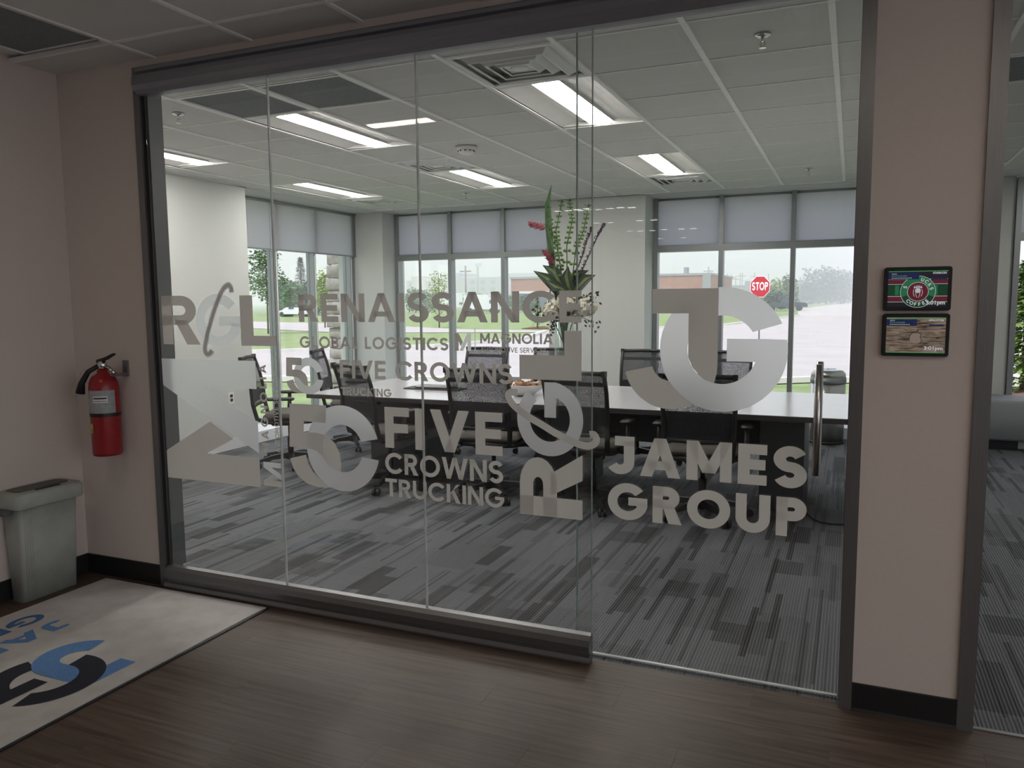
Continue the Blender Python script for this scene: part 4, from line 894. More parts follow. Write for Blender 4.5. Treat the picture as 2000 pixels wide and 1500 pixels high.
# ------------------------------------------------------------------ lobby: extinguisher
EX, EY = -3.635, 2.945
ex = thing('fire_extinguisher', 'red fire extinguisher hanging on the beige wall', 'fire extinguisher', (EX, EY, .705))
MB().lathe([(.064, .722), (.07, .715), (.074, .73), (.074, 1.07), (.070, 1.105), (.055, 1.135), (.03, 1.15), (.026, 1.17)], (EX, EY), 28).build('cylinder', M['red'], ex)
MB().lathe([(.022, 1.165), (.024, 1.2), (.018, 1.215)], (EX, EY), 14).build('valve', M['chrome'], ex)
MB().loft([[(EX - .03, EY - .012, 1.205), (EX - .03, EY + .012, 1.205), (EX - .03, EY + .012, 1.222), (EX - .03, EY - .012, 1.222)], [(EX + .03, EY - .012, 1.222), (EX + .03, EY + .012, 1.222), (EX + .03, EY + .012, 1.236), (EX + .03, EY - .012, 1.236)], [(EX + .09, EY - .010, 1.25), (EX + .09, EY + .010, 1.25), (EX + .09, EY + .010, 1.258), (EX + .09, EY - .010, 1.258)]], cap=True).build('squeeze_lever', M['black'], ex)
MB().tube([(EX - .01, EY, 1.195), (EX + .05, EY, 1.18), (EX + .085, EY, 1.15)], .009, 6).build('carry_handle', M['chrome'], ex)
MB().tube([(EX - .02, EY - .01, 1.19), (EX - .06, EY - .04, 1.16), (EX - .095, EY - .055, 1.10), (EX - .105, EY - .06, 1.045)], [.012, .013, .016, .024], 10).build('discharge_hose', M['black'], ex)
tg_ = MAT('inspection_tag', (.45, .42, .38), .6, var=.1)
MB().quad((EX - .055, EY - .09, 1.155), (EX - .02, EY - .09, 1.19), (EX - .09, EY - .10, 1.09), (EX - .125, EY - .098, 1.055)).quad((EX - .125, EY - .098, 1.055), (EX - .09, EY - .1, 1.09), (EX - .088, EY - .1, 1.04), (EX - .13, EY - .099, 1.04)).build('paper_tag', tg_, ex)
def wrap(a0, a1, z0, z1, r, m, name, n=14):
    pts = [math.radians(a0 + (a1 - a0) * k / n) for k in range(n + 1)]
    return MB().loft([[(EX + r * math.cos(a), EY + r * math.sin(a), z0) for a in pts], [(EX + r * math.cos(a), EY + r * math.sin(a), z1) for a in pts]], closed=False, smooth=True).build(name, m, ex)
lab = MAT('printed_label', (.33, .35, .37), .5, var=.2, scale=60, stretch=(1, 1, 3)); wrap(-150, 2, .945, 1.065, .0748, lab, 'label')
wrap(-85, -28, 1.0, 1.035, .0754, M['white'], 'sticker'); wrap(-82, -31, 1.02, 1.028, .0758, M['alu_dark'], 'sticker_line'); wrap(-82, -31, 1.006, 1.012, .0758, lab, 'sticker_line')
wrap(0, 360, .925, .943, .0756, M['black'], 'retaining_band', 28); wrap(-128, -95, .84, .89, .0752, MAT('yellow_tag', (.5, .5, .12), .6, var=.4, scale=50), 'pressure_tag')
MB().box(EX + .06, EX + .095, GY - .012, GY, 1.13, 1.215).box(EX + .05, EX + .09, EY, GY, 1.135, 1.15).build('wall_hook', M['alu'], ex)

# ------------------------------------------------------------------ lobby: bin in the corner
bi = thing('waste_bin', 'grey rectangular waste bin in the lobby corner', 'waste bin', (-3.86, 2.7, 0))
x0, x1, y0, y1 = -3.935, -3.79, 2.54, 2.875
def rr3(a, b, c, d, r, z): return [(p[0], p[1], z) for p in rrect(a, b, c, d, r, 3)]
MB().loft([rr3(x0 + .01, x1 - .035, y0 + .02, y1 - .012, .02, .0), rr3(x0 + .002, x1 - .002, y0 + .005, y1 - .006, .02, .50)], cap=True, smooth=True).build('body', M['bin'], bi)
for k in range(4):
    y = y0 + .03 + k * .013; MB().tube([(x1 - .0345, y + .01, .01), (x1 - .002, y, .50)], .004, 6).build('rib', M['bin'], bi)
MB().loft([rr3(x0 - .01, x1 + .025, y0 - .02, y1 + .015, .03, .495), rr3(x0 - .01, x1 + .03, y0 - .02, y1 + .02, .03, .50), rr3(x0 - .01, x1 + .03, y0 - .02, y1 + .02, .03, .56), rr3(x0, x1 + .02, y0 - .01, y1 + .01, .03, .573)], cap=True, smooth=True).build('lid_rim', M['bin'], bi)
MB().rbox(x0 + .01, x1 - .03, y0 + .02, y1 - .02, .571, .579, .03).build('lid_flap', M['bin_dark'], bi)
MB().rbox(x1 - .02, x1 + .0, 2.64, 2.78, .573, .576, .008).build('hand_slot', M['alu_dark'], bi)
MB().box(x0 + .03, x0 + .10, y0 - .045, y0 - .005, .465, .495).build('lid_clip', M['bin_dark'], bi)

# ------------------------------------------------------------------ lobby: entrance mat
mt = thing('entrance_mat', 'pale grey entrance mat with blue and black emblem', 'mat', (-3.19, 1.9, 0))
mat_m = MAT('pale_mat_pile', (.52, .50, .49), .98, var=.10, scale=9, bump=.05); blu = MAT('blue_mat_pile', (.11, .24, .50), .98, var=.12, scale=120); nav = MAT('black_mat_pile', (.016, .02, .032), .98, var=.2, scale=120)
MB().box(-3.745, -2.61, .70, 2.975, 0.0005, .005).build('rubber_border', M['black'], mt)
MB().box(-3.735, -2.625, .72, 2.965, .005, .010).build('pile', mat_m, mt)
emblem_jg(mt, (-2.945, 2.03, .010), (0, -.92, 0), (.92, 0, 0), (0, 0, 1), blu, nav, .0006, door=False)
lettering(mt, 'JAMES', (-3.455, 2.475, .010), (0, -1, 0), (1, 0, 0), .78, .115, blu, nrm=(0, 0, 1), off=.0006, t=.22)
lettering(mt, 'GROUP', (-3.635, 2.475, .010), (0, -1, 0), (1, 0, 0), .78, .115, MAT('deep_blue_pile', (.06, .14, .33), .98, var=.15, scale=120), nrm=(0, 0, 1), off=.0006, t=.22)

# ------------------------------------------------------------------ room displays on the pillar
def screen_img(name, c, s=.55): return EMIT(name, c, s)
def wtext(parent, txt, x, z, size, m, y, name='screen_text', align='LEFT', bold=.0, shear=0, width=None):
    cu = bpy.data.curves.new('txt', 'FONT'); cu.body = txt; cu.size = size; cu.align_x = align; cu.offset = bold; cu.shear = shear; cu.resolution_u = 3
    tmp = bpy.data.objects.new('txt', cu); COL.objects.link(tmp); dg = bpy.context.evaluated_depsgraph_get(); me = bpy.data.meshes.new_from_object(tmp.evaluated_get(dg))
    bpy.data.objects.remove(tmp); bpy.data.curves.remove(cu)
    xs = [v.co.x for v in me.vertices]; k = 1.0
    if width and xs: k = width / max(max(xs) - min(xs), 1e-4)
    for v in me.vertices: v.co = (v.co.x * k, 0, v.co.y)
    me.materials.clear(); me.materials.append(m); o = bpy.data.objects.new(name, me); COL.objects.link(o); o.parent = parent; o.location = Vector((x, y, z)) - ORG[parent.name]; ORG[o.name] = Vector((x, y, z)); return o
EW = EMIT('screen_white', (.8, .82, .85), .45); EG = EMIT('screen_green', (.12, .75, .22), .35); EN = EMIT('screen_navy', (.008, .018, .075), .6); EK = EMIT('screen_black', (.006, .007, .012), 1.0); ER = EMIT('screen_red', (.13, .012, .025), .6); EGR = EMIT('screen_dark_green', (.004, .05, .02), .6); EGB = EMIT('screen_mid_green', (.02, .17, .07), .6); ELG = EMIT('screen_lime', (.35, .6, .15), .35)
def display(name, label, z0, z1):
    xa, xb = .098, .304; t = thing(name, label, 'display', ((xa + xb) / 2, GY, z0))
    pts = rrect(xa, xb, z0, z1, .009, 4)
    MB().loft([[(p[0], GY, p[1]) for p in pts], [(p[0], GY - .016, p[1]) for p in pts], [(xa + (p[0] - xa) * .98 + .002, GY - .019, z0 + (p[1] - z0) * .98 + .0015) for p in pts]], cap=True).build('bezel', M['black'], t)
    return t, xa + .013, xb - .012, z0 + .013, z1 - .013
FY = GY - .0192
def rect(parent, x0, x1, z0, z1, m, name, k=0): return MB().quad((x0, FY - k * .0002, z0), (x1, FY - k * .0002, z0), (x1, FY - k * .0002, z1), (x0, FY - k * .0002, z1)).build(name, m, parent)
def fine_line(parent, x, z):
    mb = MB()
    for k in range(9): mb.quad((x + k * .007, FY - .0024, z), (x + k * .007 + .0055, FY - .0024, z), (x + k * .007 + .0055, FY - .0024, z + .0016), (x + k * .007, FY - .0024, z + .0016))
    mb.build('fine_print', EW, parent)
t, a, b, c, d2 = display('room_display', 'upper wall display showing a round green coffee emblem', 1.467, 1.615)
rect(t, a, b, c, d2, EK, 'screen'); rect(t, a, b, d2 - .003, d2 - .001, EG, 'status_line', 2)
for z0_, z1_, m_ in ((.008, .0095, EW), (.011, .027, ER), (.027, .0285, EW), (.030, .066, EGR), (.068, .0695, EW), (.071, .083, ER), (.0845, .0860, EW)): rect(t, a, b, c + z0_ + .008, c + z1_ + .008, m_, 'stripe', 1)
rect(t, a + .022, a + .034, c + .04, c + .073, EGB, 'green_glow', 2); rect(t, b - .04, b - .030, c + .04, c + .073, EGB, 'green_glow', 2)
ccx, ccz = a + .092, c + .051
def disc(parent, r0, r1, m, name, k, a0=0, a1=360):
    mb = MB(); ps_ = ring2(ccx, ccz, r1, r0, a0, a1, 40)
    for q in ps_: mb.quad(*[(p[0], FY - k * .0002, p[1]) for p in q])
    return mb.build(name, m, parent)
disc(t, .0001, .054, EW, 'emblem_rim', 3); disc(t, .0001, .0525, EGR, 'emblem_ring', 4); disc(t, .03, .0525, EGB, 'emblem_ring_light', 5, -20, 200); disc(t, .0001, .0325, EW, 'emblem_inner_rim', 6); disc(t, .0001, .031, ER, 'emblem_field', 7)
def around(txt, r, a0, a1, size, k=8, flip=False):
    for i, ch in enumerate(txt):
        if ch == ' ': continue
        an = math.radians(a0 + (a1 - a0) * i / max(len(txt) - 1, 1)); ps0, w = glyph(ch if ch in 'CSUKOFE' else 'O', .22)
        rot = an - PI / 2 if not flip else an + PI / 2; R_ = Vector((math.cos(rot), 0, math.sin(rot))); U_ = Vector((-math.sin(rot), 0, math.cos(rot)))
        o = Vector((ccx + r * math.cos(an), FY, ccz + r * math.sin(an))) - R_ * size * w / 2 - U_ * size / 2
        film_poly(MB(), [[(p[0] * size, p[1] * size) for p in q] for q in ps0], o, R_, U_, (0, -1, 0), k * .0002).build('emblem_letter', EW, t)
around('S', .042, 158, 158, .012); around('UCKS', .042, 72, 14, .012); around('COFFEE', .042, 228, 312, .012, flip=True)
# plain crowned figure: crown points, face, wavy strands
cr3 = MB()
for k in range(5):
    x = ccx + (k - 2) * .0052; z = ccz + .019 - abs(k - 2) * .0012
    cr3.add([(x - .0028, FY - .0018, z - .005), (x + .0028, FY - .0018, z - .005), (x, FY - .0018, z + .005)], [(0, 1, 2)])
cr3.build('emblem_crown', EW, t)
mbf = MB()
for q in ring2(ccx, ccz + .004, .0085, .0001, 0, 360, 20): mbf.quad(*[(p[0], FY - .0018, p[1]) for p in q])
mbf.build('emblem_face', EW, t)
for s in (-1, 1):
    for k in range(4):
        x = ccx + s * (.0045 + k * .0036); pts = [(x, ccz + .010 - k * .001), (x + s * .0025, ccz), (x + s * .001, ccz - .010), (x - s * .002, ccz - .020 + k * .002)]
        mb = MB()
        for q in strip(pts, .0016): mb.quad(*[(p[0], FY - .0017, p[1]) for p in q])
        mb.build('emblem_strand', EW if k % 2 == 0 else ER, t)
rect(t, a, a + .094, d2 - .029, d2 - .005, EN, 'status_panel', 10)
wtext(t, 'NOW', a + .01, d2 - .0125, .006, EW, FY - .0024); wtext(t, 'ROOM AVAILABLE', a + .01, d2 - .0195, .007, ELG, FY - .0024, width=.047); fine_line(t, a + .01, d2 - .0250)
wtext(t, 'STARBUCKS', b - .046, d2 - .0115, .008, EW, FY - .0024, width=.041, bold=.0004); rect(t, b - .05, b - .002, d2 - .030, d2 - .024, EN, 'button', 3); wtext(t, '3:01pm', b - .064, c + .008, .017, EW, FY - .0026, width=.057, bold=.0006)
t, a, b, c, d2 = display('room_display', 'lower wall display showing weathered boards with an apple shape', 1.311, 1.457)
def board_mat():
    m, tt, bs, out = nodes('screen_weathered_boards'); L = tt.links.new
    co = tt.nodes.new('ShaderNodeTexCoord'); mp = tt.nodes.new('ShaderNodeMapping'); mp.inputs['Scale'].default_value = (14, 1, 90); nz = tt.nodes.new('ShaderNodeTexNoise'); nz.inputs['Scale'].default_value = 1.6; nz.inputs['Detail'].default_value = 6; nz.inputs['Distortion'].default_value = .8
    L(co.outputs['Object'], mp.inputs[0]); L(mp.outputs[0], nz.inputs['Vector']); r = tt.nodes.new('ShaderNodeValToRGB'); r.color_ramp.elements[0].position = .33; r.color_ramp.elements[0].color = (.05, .03, .02, 1); r.color_ramp.elements[1].position = .66; r.color_ramp.elements[1].color = (.36, .27, .20, 1)
    L(nz.outputs[0], r.inputs[0]); L(r.outputs[0], bs.inputs['Emission Color']); bs.inputs['Emission Strength'].default_value = .5; bs.inputs['Base Color'].default_value = (.02, .02, .02, 1); return m
rect(t, a, b, c, d2, board_mat(), 'screen'); rect(t, a, b, d2 - .003, d2 - .001, EG, 'status_line', 2); rect(t, a, b, c - .001, c + .001, EG, 'status_line', 2)
rect(t, a, a + .094, d2 - .029, d2 - .006, EN, 'status_panel', 3); wtext(t, 'NOW', a + .01, d2 - .0125, .006, EW, FY - .0012); wtext(t, 'ROOM AVAILABLE', a + .01, d2 - .0195, .007, ELG, FY - .0012, width=.047); fine_line(t, a + .01, d2 - .0250)
wtext(t, 'APPLE STORE', b - .052, d2 - .0125, .008, EW, FY - .0012, width=.046, bold=.0003); rect(t, b - .05, b - .006, d2 - .030, d2 - .024, EN, 'button', 3); wtext(t, '3:01pm', b - .064, c + .010, .017, EW, FY - .0026, width=.057, bold=.0006)
ax, az = a + .092, c + .050; dk = EMIT('screen_shadow_cut', (.03, .018, .012), 1)
ap = []
for k in range(48):
    an = 2 * PI * k / 48; r = .0195 * (1 - .10 * math.exp(-((an - PI / 2) / .28) ** 2) - .05 * math.exp(-((an - 3 * PI / 2) / .25) ** 2)); x = r * math.cos(an); z = r * math.sin(an) * 1.0
    dxb, dzb = x - .0225, z - .003
    if math.hypot(dxb, dzb) < .0095: q = math.hypot(dxb, dzb); x = .0225 + dxb / q * .0095 if q > 1e-5 else x; z = .003 + dzb / q * .0095 if q > 1e-5 else z
    ap.append((ax + x, az + z))
mb = MB()
for k in range(48): mb.add([(ax - .004, FY - .0008, az), (ap[k][0], FY - .0008, ap[k][1]), (ap[(k + 1) % 48][0], FY - .0008, ap[(k + 1) % 48][1])], [(0, 1, 2)])
mb.build('fruit_shape', EMIT('screen_board_light', (.16, .125, .10), 1), t)
mb = MB()
for q in strip(ap[3:27], .002): mb.quad(*[(p[0], FY - .001, p[1]) for p in q])
for q in strip([p for p in ap[-5:]] + ap[:4], .002): mb.quad(*[(p[0], FY - .001, p[1]) for p in q])
mb.build('fruit_edge', dk, t)
mb = MB(); lf = [(ax + .001, az + .0195), (ax + .0015, az + .025), (ax + .008, az + .031), (ax + .0075, az + .025)]
mb.quad(*[(p[0], FY - .001, p[1]) for p in lf]); mb.build('fruit_leaf', dk, t)

# ------------------------------------------------------------------ outdoors
GZ = -.15
grass = MAT('mown_grass', (.235, .30, .125), .95, var=.18, scale=1.6); road = MAT('pale_concrete', (.475, .43, .42), .9, var=.05, scale=.8); kerb = MAT('kerb_concrete', (.66, .64, .61), .9, var=.06, scale=6)
mulch = MAT('bark_mulch', (.20, .11, .07), .95, var=.4, scale=20); bark = MAT('tree_bark', (.16, .12, .09), .9, var=.3, scale=10)
tag(MB().add([(-600, -60, GZ - .02), (600, -60, GZ - .02), (600, 900, GZ - .02), (-600, 900, GZ - .02)], [(0, 1, 2, 3)]).build('ground', grass), 'green lawn around the building', kind='structure')
def flat(name, poly, z, m, label):
    return tag(MB().add([(p[0], p[1], z) for p in poly], [tuple(range(len(poly)))]).build(name, m), label, kind='structure')
flat('pavement_lot', [(-60, -5), (-40, 3), (-11.8, 13.3), (-8, 14.4), (-3.2, 14.9), (-.6, 16.9), (8, 17.6), (60, 20), (60, 83), (-4.8, 83), (-7.5, 52), (-10.7, 45.5), (-15.2, 40.1), (-13, 31), (-14.2, 25.5), (-18.5, 21), (-40, 12), (-60, 8)], GZ, road, 'pale concrete lot behind the windows')
flat('bounce_pavement', [(5.6, -60), (70, -60), (70, 14), (5.6, 14)], GZ + .003, road, 'unseen pale concrete right of the building, added to bounce neutral light')  # added beside the unseen windows; bounces neutral light instead of lawn green
flat('pavement_side_road', [(-13, 41.3), (-15.2, 39.5), (-26, 36.6), (-33.4, 40.1), (-90, 68), (-90, 86), (-51.5, 58), (-38, 53), (-27.9, 46.9), (-21.9, 42.9)], GZ + .004, road, 'pale side road beyond the lawn')
flat('pavement_far_road', [(-4.8, 82.5), (60, 82.5), (60, 700), (8, 700), (-6, 200), (-8.5, 140)], GZ + .002, MAT('lighter_concrete', (.52, .48, .46), .9, var=.05, scale=.5), 'straight pale road running to the horizon')
def kerbline(pts, label, grp='concrete kerbs'):
    m = MB(); P = [Vector((p[0], p[1], GZ)) for p in pts]
    rings = []
    for i, p in enumerate(P):
        d = (P[min(i + 1, len(P) - 1)] - P[max(i - 1, 0)]).normalized(); n = Vector((-d.y, d.x, 0)) * .11
        rings.append([p + n, p - n, p - n + Vector((0, 0, .11)), p + n + Vector((0, 0, .11))])
    o = m.loft(rings, cap=True).build('kerb', kerb, origin=tuple(P[len(P) // 2])); tag(o, label, 'kerb', grp)
kerbline([(-40, 12), (-18.5, 21), (-14.2, 25.5), (-13, 31), (-15.2, 39.8)], 'pale kerb of the lawn island left of the rear windows'); kerbline([(-40, 3), (-11.8, 13.3), (-8, 14.4), (-3.2, 14.9), (-.6, 16.9), (8, 17.6), (40, 19)], 'pale kerb along the lawn strip below the windows'); kerbline([(-15.2, 41), (-10.7, 45.5), (-7.5, 52), (-4.8, 83)], 'pale kerb along the far lawn by the stop sign')
flat('walkway', [(-30, -2), (-9.5, 10.1), (-9.3, 10.6), (-30, -1)], GZ + .01, kerb, 'narrow pale edging strip in the near lawn')

def foliage(mb, c, rx, ry, rz, n, L, hollow=.35):
    for _ in range(n):
        d = Vector((random.gauss(0, 1), random.gauss(0, 1), random.gauss(0, 1))).normalized(); r = hollow + (1 - hollow) * random.random() ** .5
        p = Vector(c) + Vector((d.x * rx * r, d.y * ry * r, d.z * rz * r))
        mb.leaf(p, (random.uniform(-1, 1), random.uniform(-1, 1), random.uniform(-.7, .5)), (random.uniform(-1, 1), random.uniform(-1, 1), 1), L * random.uniform(.7, 1.3), L * .33)
def tree(x, y, h, cr, label, lm, n=900, L=.16, trunk=.35, grp='trees outside', name='young_tree', tr=.05):
    t = thing(name, label, 'tree', (x, y, GZ), group=grp); zc = GZ + h * (trunk + (1 - trunk) * .5); rz = h * (1 - trunk) * .5
    MB().tube([(x, y, GZ), (x + .03, y, GZ + h * .5), (x, y, GZ + h * .92)], [tr, tr * .8, tr * .25], 7).build('trunk', bark, t)
    b = MB()
    for k in range(9):
        a = k * 2.4; z0 = GZ + h * (trunk + (.75 - trunk) * k / 9); q = cr * .75 * (1 - .5 * k / 9)
        b.tube([(x, y, z0), (x + q * .5 * math.cos(a), y + q * .5 * math.sin(a), z0 + q * .45), (x + q * math.cos(a), y + q * math.sin(a), z0 + q * .75)], [tr * .4, tr * .25, tr * .1], 5)
    b.build('branches', bark, t); f = MB()
    for k in range(10):
        a = k * 2.4; s = k / 10; q = cr * .55 * (1 - .55 * s)
        foliage(f, (x + q * math.cos(a), y + q * math.sin(a), zc - rz * .75 + 1.5 * rz * s), cr * .55 * (1 - .4 * s), cr * .55 * (1 - .4 * s), rz * .33, n // 10, L)
    o = f.build('foliage', lm, t); o['kind'] = 'stuff'; return t
def conifer(x, y, h, r, label, lm, n=1400, L=.3, grp='trees outside', base=.03):
    t = thing('conifer', label, 'tree', (x, y, GZ), group=grp); MB().tube([(x, y, GZ), (x, y, GZ + h * .97)], [r * .09, .02], 7).build('trunk', bark, t); f = MB()
    for _ in range(n):
        s = random.random() ** .75; z = GZ + h * (base + (1 - base) * s); rr = r * (1 - s) * (.5 + .5 * abs(math.sin(s * 26))) + .02; a = random.uniform(0, 2 * PI); q = rr * random.uniform(.3, 1)
        f.leaf((x + q * math.cos(a), y + q * math.sin(a), z), (math.cos(a), math.sin(a), random.uniform(-.6, .3)), (0, 0, 1), L * random.uniform(.6, 1.2), L * .22)
    o = f.build('foliage', lm, t); o['kind'] = 'stuff'
yg = MAT('spring_leaf', (.26, .36, .09), .6, var=.3, scale=3); mg = MAT('mid_leaf', (.09, .18, .06), .6, var=.35, scale=3); bg_ = MAT('blue_green_leaf', (.07, .13, .09), .6, var=.3, scale=2); pg = MAT('spruce_leaf', (.12, .12, .11), .7, var=.3, scale=2)
p = atz(524, 652, GZ); tree(p.x, p.y, 5.2, 1.25, 'young green tree with thin trunk behind the left window', mg, 1500, .2, .33)
p = atz(635, 640, GZ); tree(p.x, p.y, 4.0, .95, 'small yellow-green tree left of the stone pier', yg, 700, .2, .3)
p = atz(858, 640, GZ); tree(p.x, p.y, 3.9, .95, 'sparse yellow-green sapling behind the rear left window', yg, 520, .17, .2)
p = at(673, 540, 19); tree(p.x, p.y, 3.4, .7, 'leafy green tree just behind the stone pier', mg, 700, .15, .3)
p = atz(1050, 642, GZ); conifer(p.x, p.y, 1.95, .62, 'small round shrub behind the flower vase', mg, 700, .14); 
p = atz(1062, 641, GZ); tag(MB().lathe([(1.4, GZ), (.9, GZ + .08), (.001, GZ + .12)], (p.x, p.y), 18).build('mulch_bed', mulch, origin=(p.x, p.y, GZ)), 'brown mulch bed around the small shrub', 'mulch bed')
p = atz(640, 634, GZ); 
for u, y, h, l in ((590, 92, 8.2, 'tall dull spruce above the far trees'),): p = at(u, 600, y); conifer(p.x, p.y, h, 2.3, l, pg, 1500, .5)
for k, (u, y, h, r, m_) in enumerate(((560, 95, 5.6, 2.6, bg_), (577, 88, 5.0, 2.4, mg), (607, 90, 5.2, 2.6, bg_), (548, 100, 5.5, 2.8, bg_), (622, 96, 5.4, 2.6, bg_))):
    p = at(u, 600, y); tree(p.x, p.y, h, r, ('dense bluish tree far behind the left windows, ' + ('left of the spruce', 'in front of the spruce', 'right of the spruce', 'furthest left', 'furthest right')[k]), m_, 900, .5, .08, 'far trees behind the left windows', 'far_tree', .12)
for k, (u, y, h, r) in enumerate(((812, 110, 4.2, 2.6), (838, 115, 3.6, 2.6), (925, 125, 3.4, 3.2), (955, 130, 3.0, 3.0), (990, 128, 3.2, 2.6), (1030, 110, 2.6, 2.0))):
    p = at(u, 600, y); tree(p.x, p.y, h, r, 'bushy far tree below the hazy blocks, %s' % ('leftmost of the row', 'second from the left', 'third from the left', 'fourth from the left', 'fifth from the left', 'rightmost of the row')[k], bg_ if k % 2 else mg, 700, .5, .05, 'far bushes behind the rear left window', 'far_bush', .1)
for k, (u, y, h, r, m_) in enumerate(((1505, 150, 4.6, 2.4, mg), (1522, 145, 5.6, 2.4, yg), (1541, 140, 6.0, 1.7, mg), (1512, 120, 3.0, 2.0, bg_))):
    p = at(u, 600, y); tree(p.x, p.y, h, r, 'leafy tree beside the stop sign, ' + ('leftmost', 'pale one', 'slender one', 'low one')[k], m_, 800, .5, .1, 'trees beside the stop sign', 'far_tree', .1)
for k in range(12):
    u = 1560 + k * 9; y = 260 + (k % 3) * 40; p = at(u, 600, y); tree(p.x, p.y, 7 + (k % 4) * 1.6 + (k > 5) * 2, 5.5, 'hazy far tree right of the stop sign, %s along the row' % ('first', 'second', 'third', 'fourth', 'fifth', 'sixth', 'seventh', 'eighth', 'ninth', 'tenth', 'eleventh', 'last')[k], bg_, 500, 1.1, .05, 'hazy tree row by the far road', 'far_tree', .2)
hl = MB(); rows = []
for i in range(25):
    u = 1500 + i * 20; p = at(u, 590, 620); rows.append([(p.x, 620, GZ), (p.x, 640, 10 + 9 * math.exp(-((u - 1660) / 70) ** 2) + 1.2 * math.sin(i * 1.7)), (p.x, 700, GZ)])
tag(hl.loft(rows, closed=False).build('wooded_hill', bg_, origin=rows[6][0]), 'pale wooded hill on the horizon at the right', 'hill')
# conifer and mulch outside the lounge window
p = at(1990, 600, 15.2); conifer(p.x + .12, p.y, 2.25, .62, 'feathery green shrub outside the lounge window', MAT('feathery_leaf', (.20, .30, .08), .6, var=.35, scale=4), 2600, .2)
tag(MB().lathe([(1.0, GZ), (.7, GZ + .1), (.001, GZ + .14)], (p.x + .2, p.y), 18).build('mulch_bed', mulch, origin=(p.x + .2, p.y, GZ)), 'brown mulch bed under the feathery shrub', 'mulch bed')

# stone pier by the left window
pr = thing('stone_pier', 'rough grey stone pier outside the left window', 'pier', (-7.1, 9.9, GZ)); st = MAT('rough_stone', (.33, .31, .29), .95, var=.3, scale=9, bump=.4)
z = GZ; k = 0
while z < 3.0:
    h = random.uniform(.14, .24); wob = random.uniform(-.03, .05); ys = [9.62 - wob, 9.62 + random.uniform(.16, .3), 10.05]
    for a_, b_ in zip(ys[:-1], ys[1:]):
        e = random.uniform(0, .03); MB().rbox(-7.12 - e, -6.72, a_ + .004, b_ - .004, z + .005, z + h - .005, .02, 1).build('stone', st, pr)
    z += h; k += 1
MB().box(-7.05, -6.75, 9.66, 10.03, GZ, 3.0).build('core', kerb, pr)
rk = MAT('river_stone', (.5, .48, .46), .8, var=.25, scale=3)
for k in range(70):
    x, y = random.uniform(-7.3, -6.5), random.uniform(6.6, 9.2); r = random.uniform(.03, .07)
    o = MB().ball((x, y, GZ + r * .5), r, 7, 5, sx=random.uniform(.8, 1.4), sz=.7).build('river_stone', rk, origin=(x, y, GZ)); tag(o, 'rounded pale stone in the bed under the left windows', 'stone', 'pale stones under the left windows')

# stop sign
p = at(1484.5, 560, 33); sg = thing('stop_sign', 'red octagonal stop sign on a thin post', 'sign', (p.x, 33, GZ)); rs = .405
sred = MAT('sign_red', (.50, .035, .05), .5, var=.06); swh = MAT('sign_white', (.85, .85, .85), .5, var=.03)
oc = lambda r, y: [(p.x + r * math.cos(PI / 8 + PI / 4 * k) , y, p.z + r * 1.12 * math.sin(PI / 8 + PI / 4 * k)) for k in range(8)]
MB().loft([oc(rs, 33.01), oc(rs, 33.0)], cap=True).build('border', swh, sg); MB().loft([oc(rs * .95, 33.0), oc(rs * .95, 32.995)], cap=True).build('panel', sred, sg)
lettering(sg, 'STOP', (p.x - .31, 32.994, p.z - .14), (1, 0, 0), (0, 0, 1), .62, .32, swh, off=.003, t=.2, gap=.12)
MB().cyl((p.x + .0, 33.04, GZ), (p.x, 33.04, p.z + .3), .03, n=8).build('post', M['mullion'], sg)

# buildings far off
def part_box(name, m, par, x0, x1, y0, y1, z0, z1): return MB().box(x0, x1, y0, y1, z0, z1).build(name, m, par)
brick = MAT('red_brown_brick', (.36, .17, .12), .9, var=.1, scale=2); greyc = MAT('grey_cladding', (.30, .31, .34), .8, var=.05, scale=.5); beige = MAT('beige_cladding', (.50, .43, .38), .9, var=.05, scale=.5); dkg = MAT('dark_window_glass', (.08, .11, .15), .15, var=.2, scale=.5); fas = MAT('white_fascia', (.75, .76, .78), .6, var=.03, scale=1)
y = 130; a, b = at(998, 560, y), at(1387, 560, y); zt = at(1340, 538, y).z
bd = thing('brick_building', 'low red-brown brick building with white fascia bands', 'building', ((a.x + b.x) / 2, y, GZ))
part_box('brick_wall', brick, bd, a.x, b.x, y, y + 25, GZ, zt); part_box('roof_coping', greyc, bd, a.x - .2, b.x + .2, y - .2, y + 25.2, zt, zt + .35)
part_box('corner_pier', greyc, bd, b.x - 1.2, b.x + .05, y - .25, y + .3, GZ, zt); part_box('roof_unit', greyc, bd, at(1326, 538, y).x, at(1332, 538, y).x, y + 4, y + 6, zt + .35, zt + 1.5)
for k in range(7):
    xa = a.x + .8 + k * 4.5; wn = part_box('window', dkg, bd, xa, xa + 3.6, y - .05, y + .2, GZ + .6, zt - 2.6); part_box('fascia', fas, bd, xa - .2, xa + 3.8, y - .3, y + .1, zt - 2.6, zt - 2.2)
y = 340; a, b = at(890, 560, y), at(1085, 560, y); zt = at(960, 540, y).z
bd = thing('hotel', 'long grey four-storey block in the haze', 'building', ((a.x + b.x) / 2, y, GZ)); part_box('wall', greyc, bd, a.x, b.x, y, y + 20, GZ, zt)
c0 = at(870, 560, y).x; part_box('tower', greyc, bd, c0, a.x + 3, y - 2, y + 20, GZ, at(880, 534, y).z); part_box('end_block', greyc, bd, at(992, 560, y).x, b.x, y - 1, y + 20, GZ, zt + 1.2)
part_box('roof_edge', fas, bd, a.x, b.x, y - .5, y + 1, zt - .4, zt)
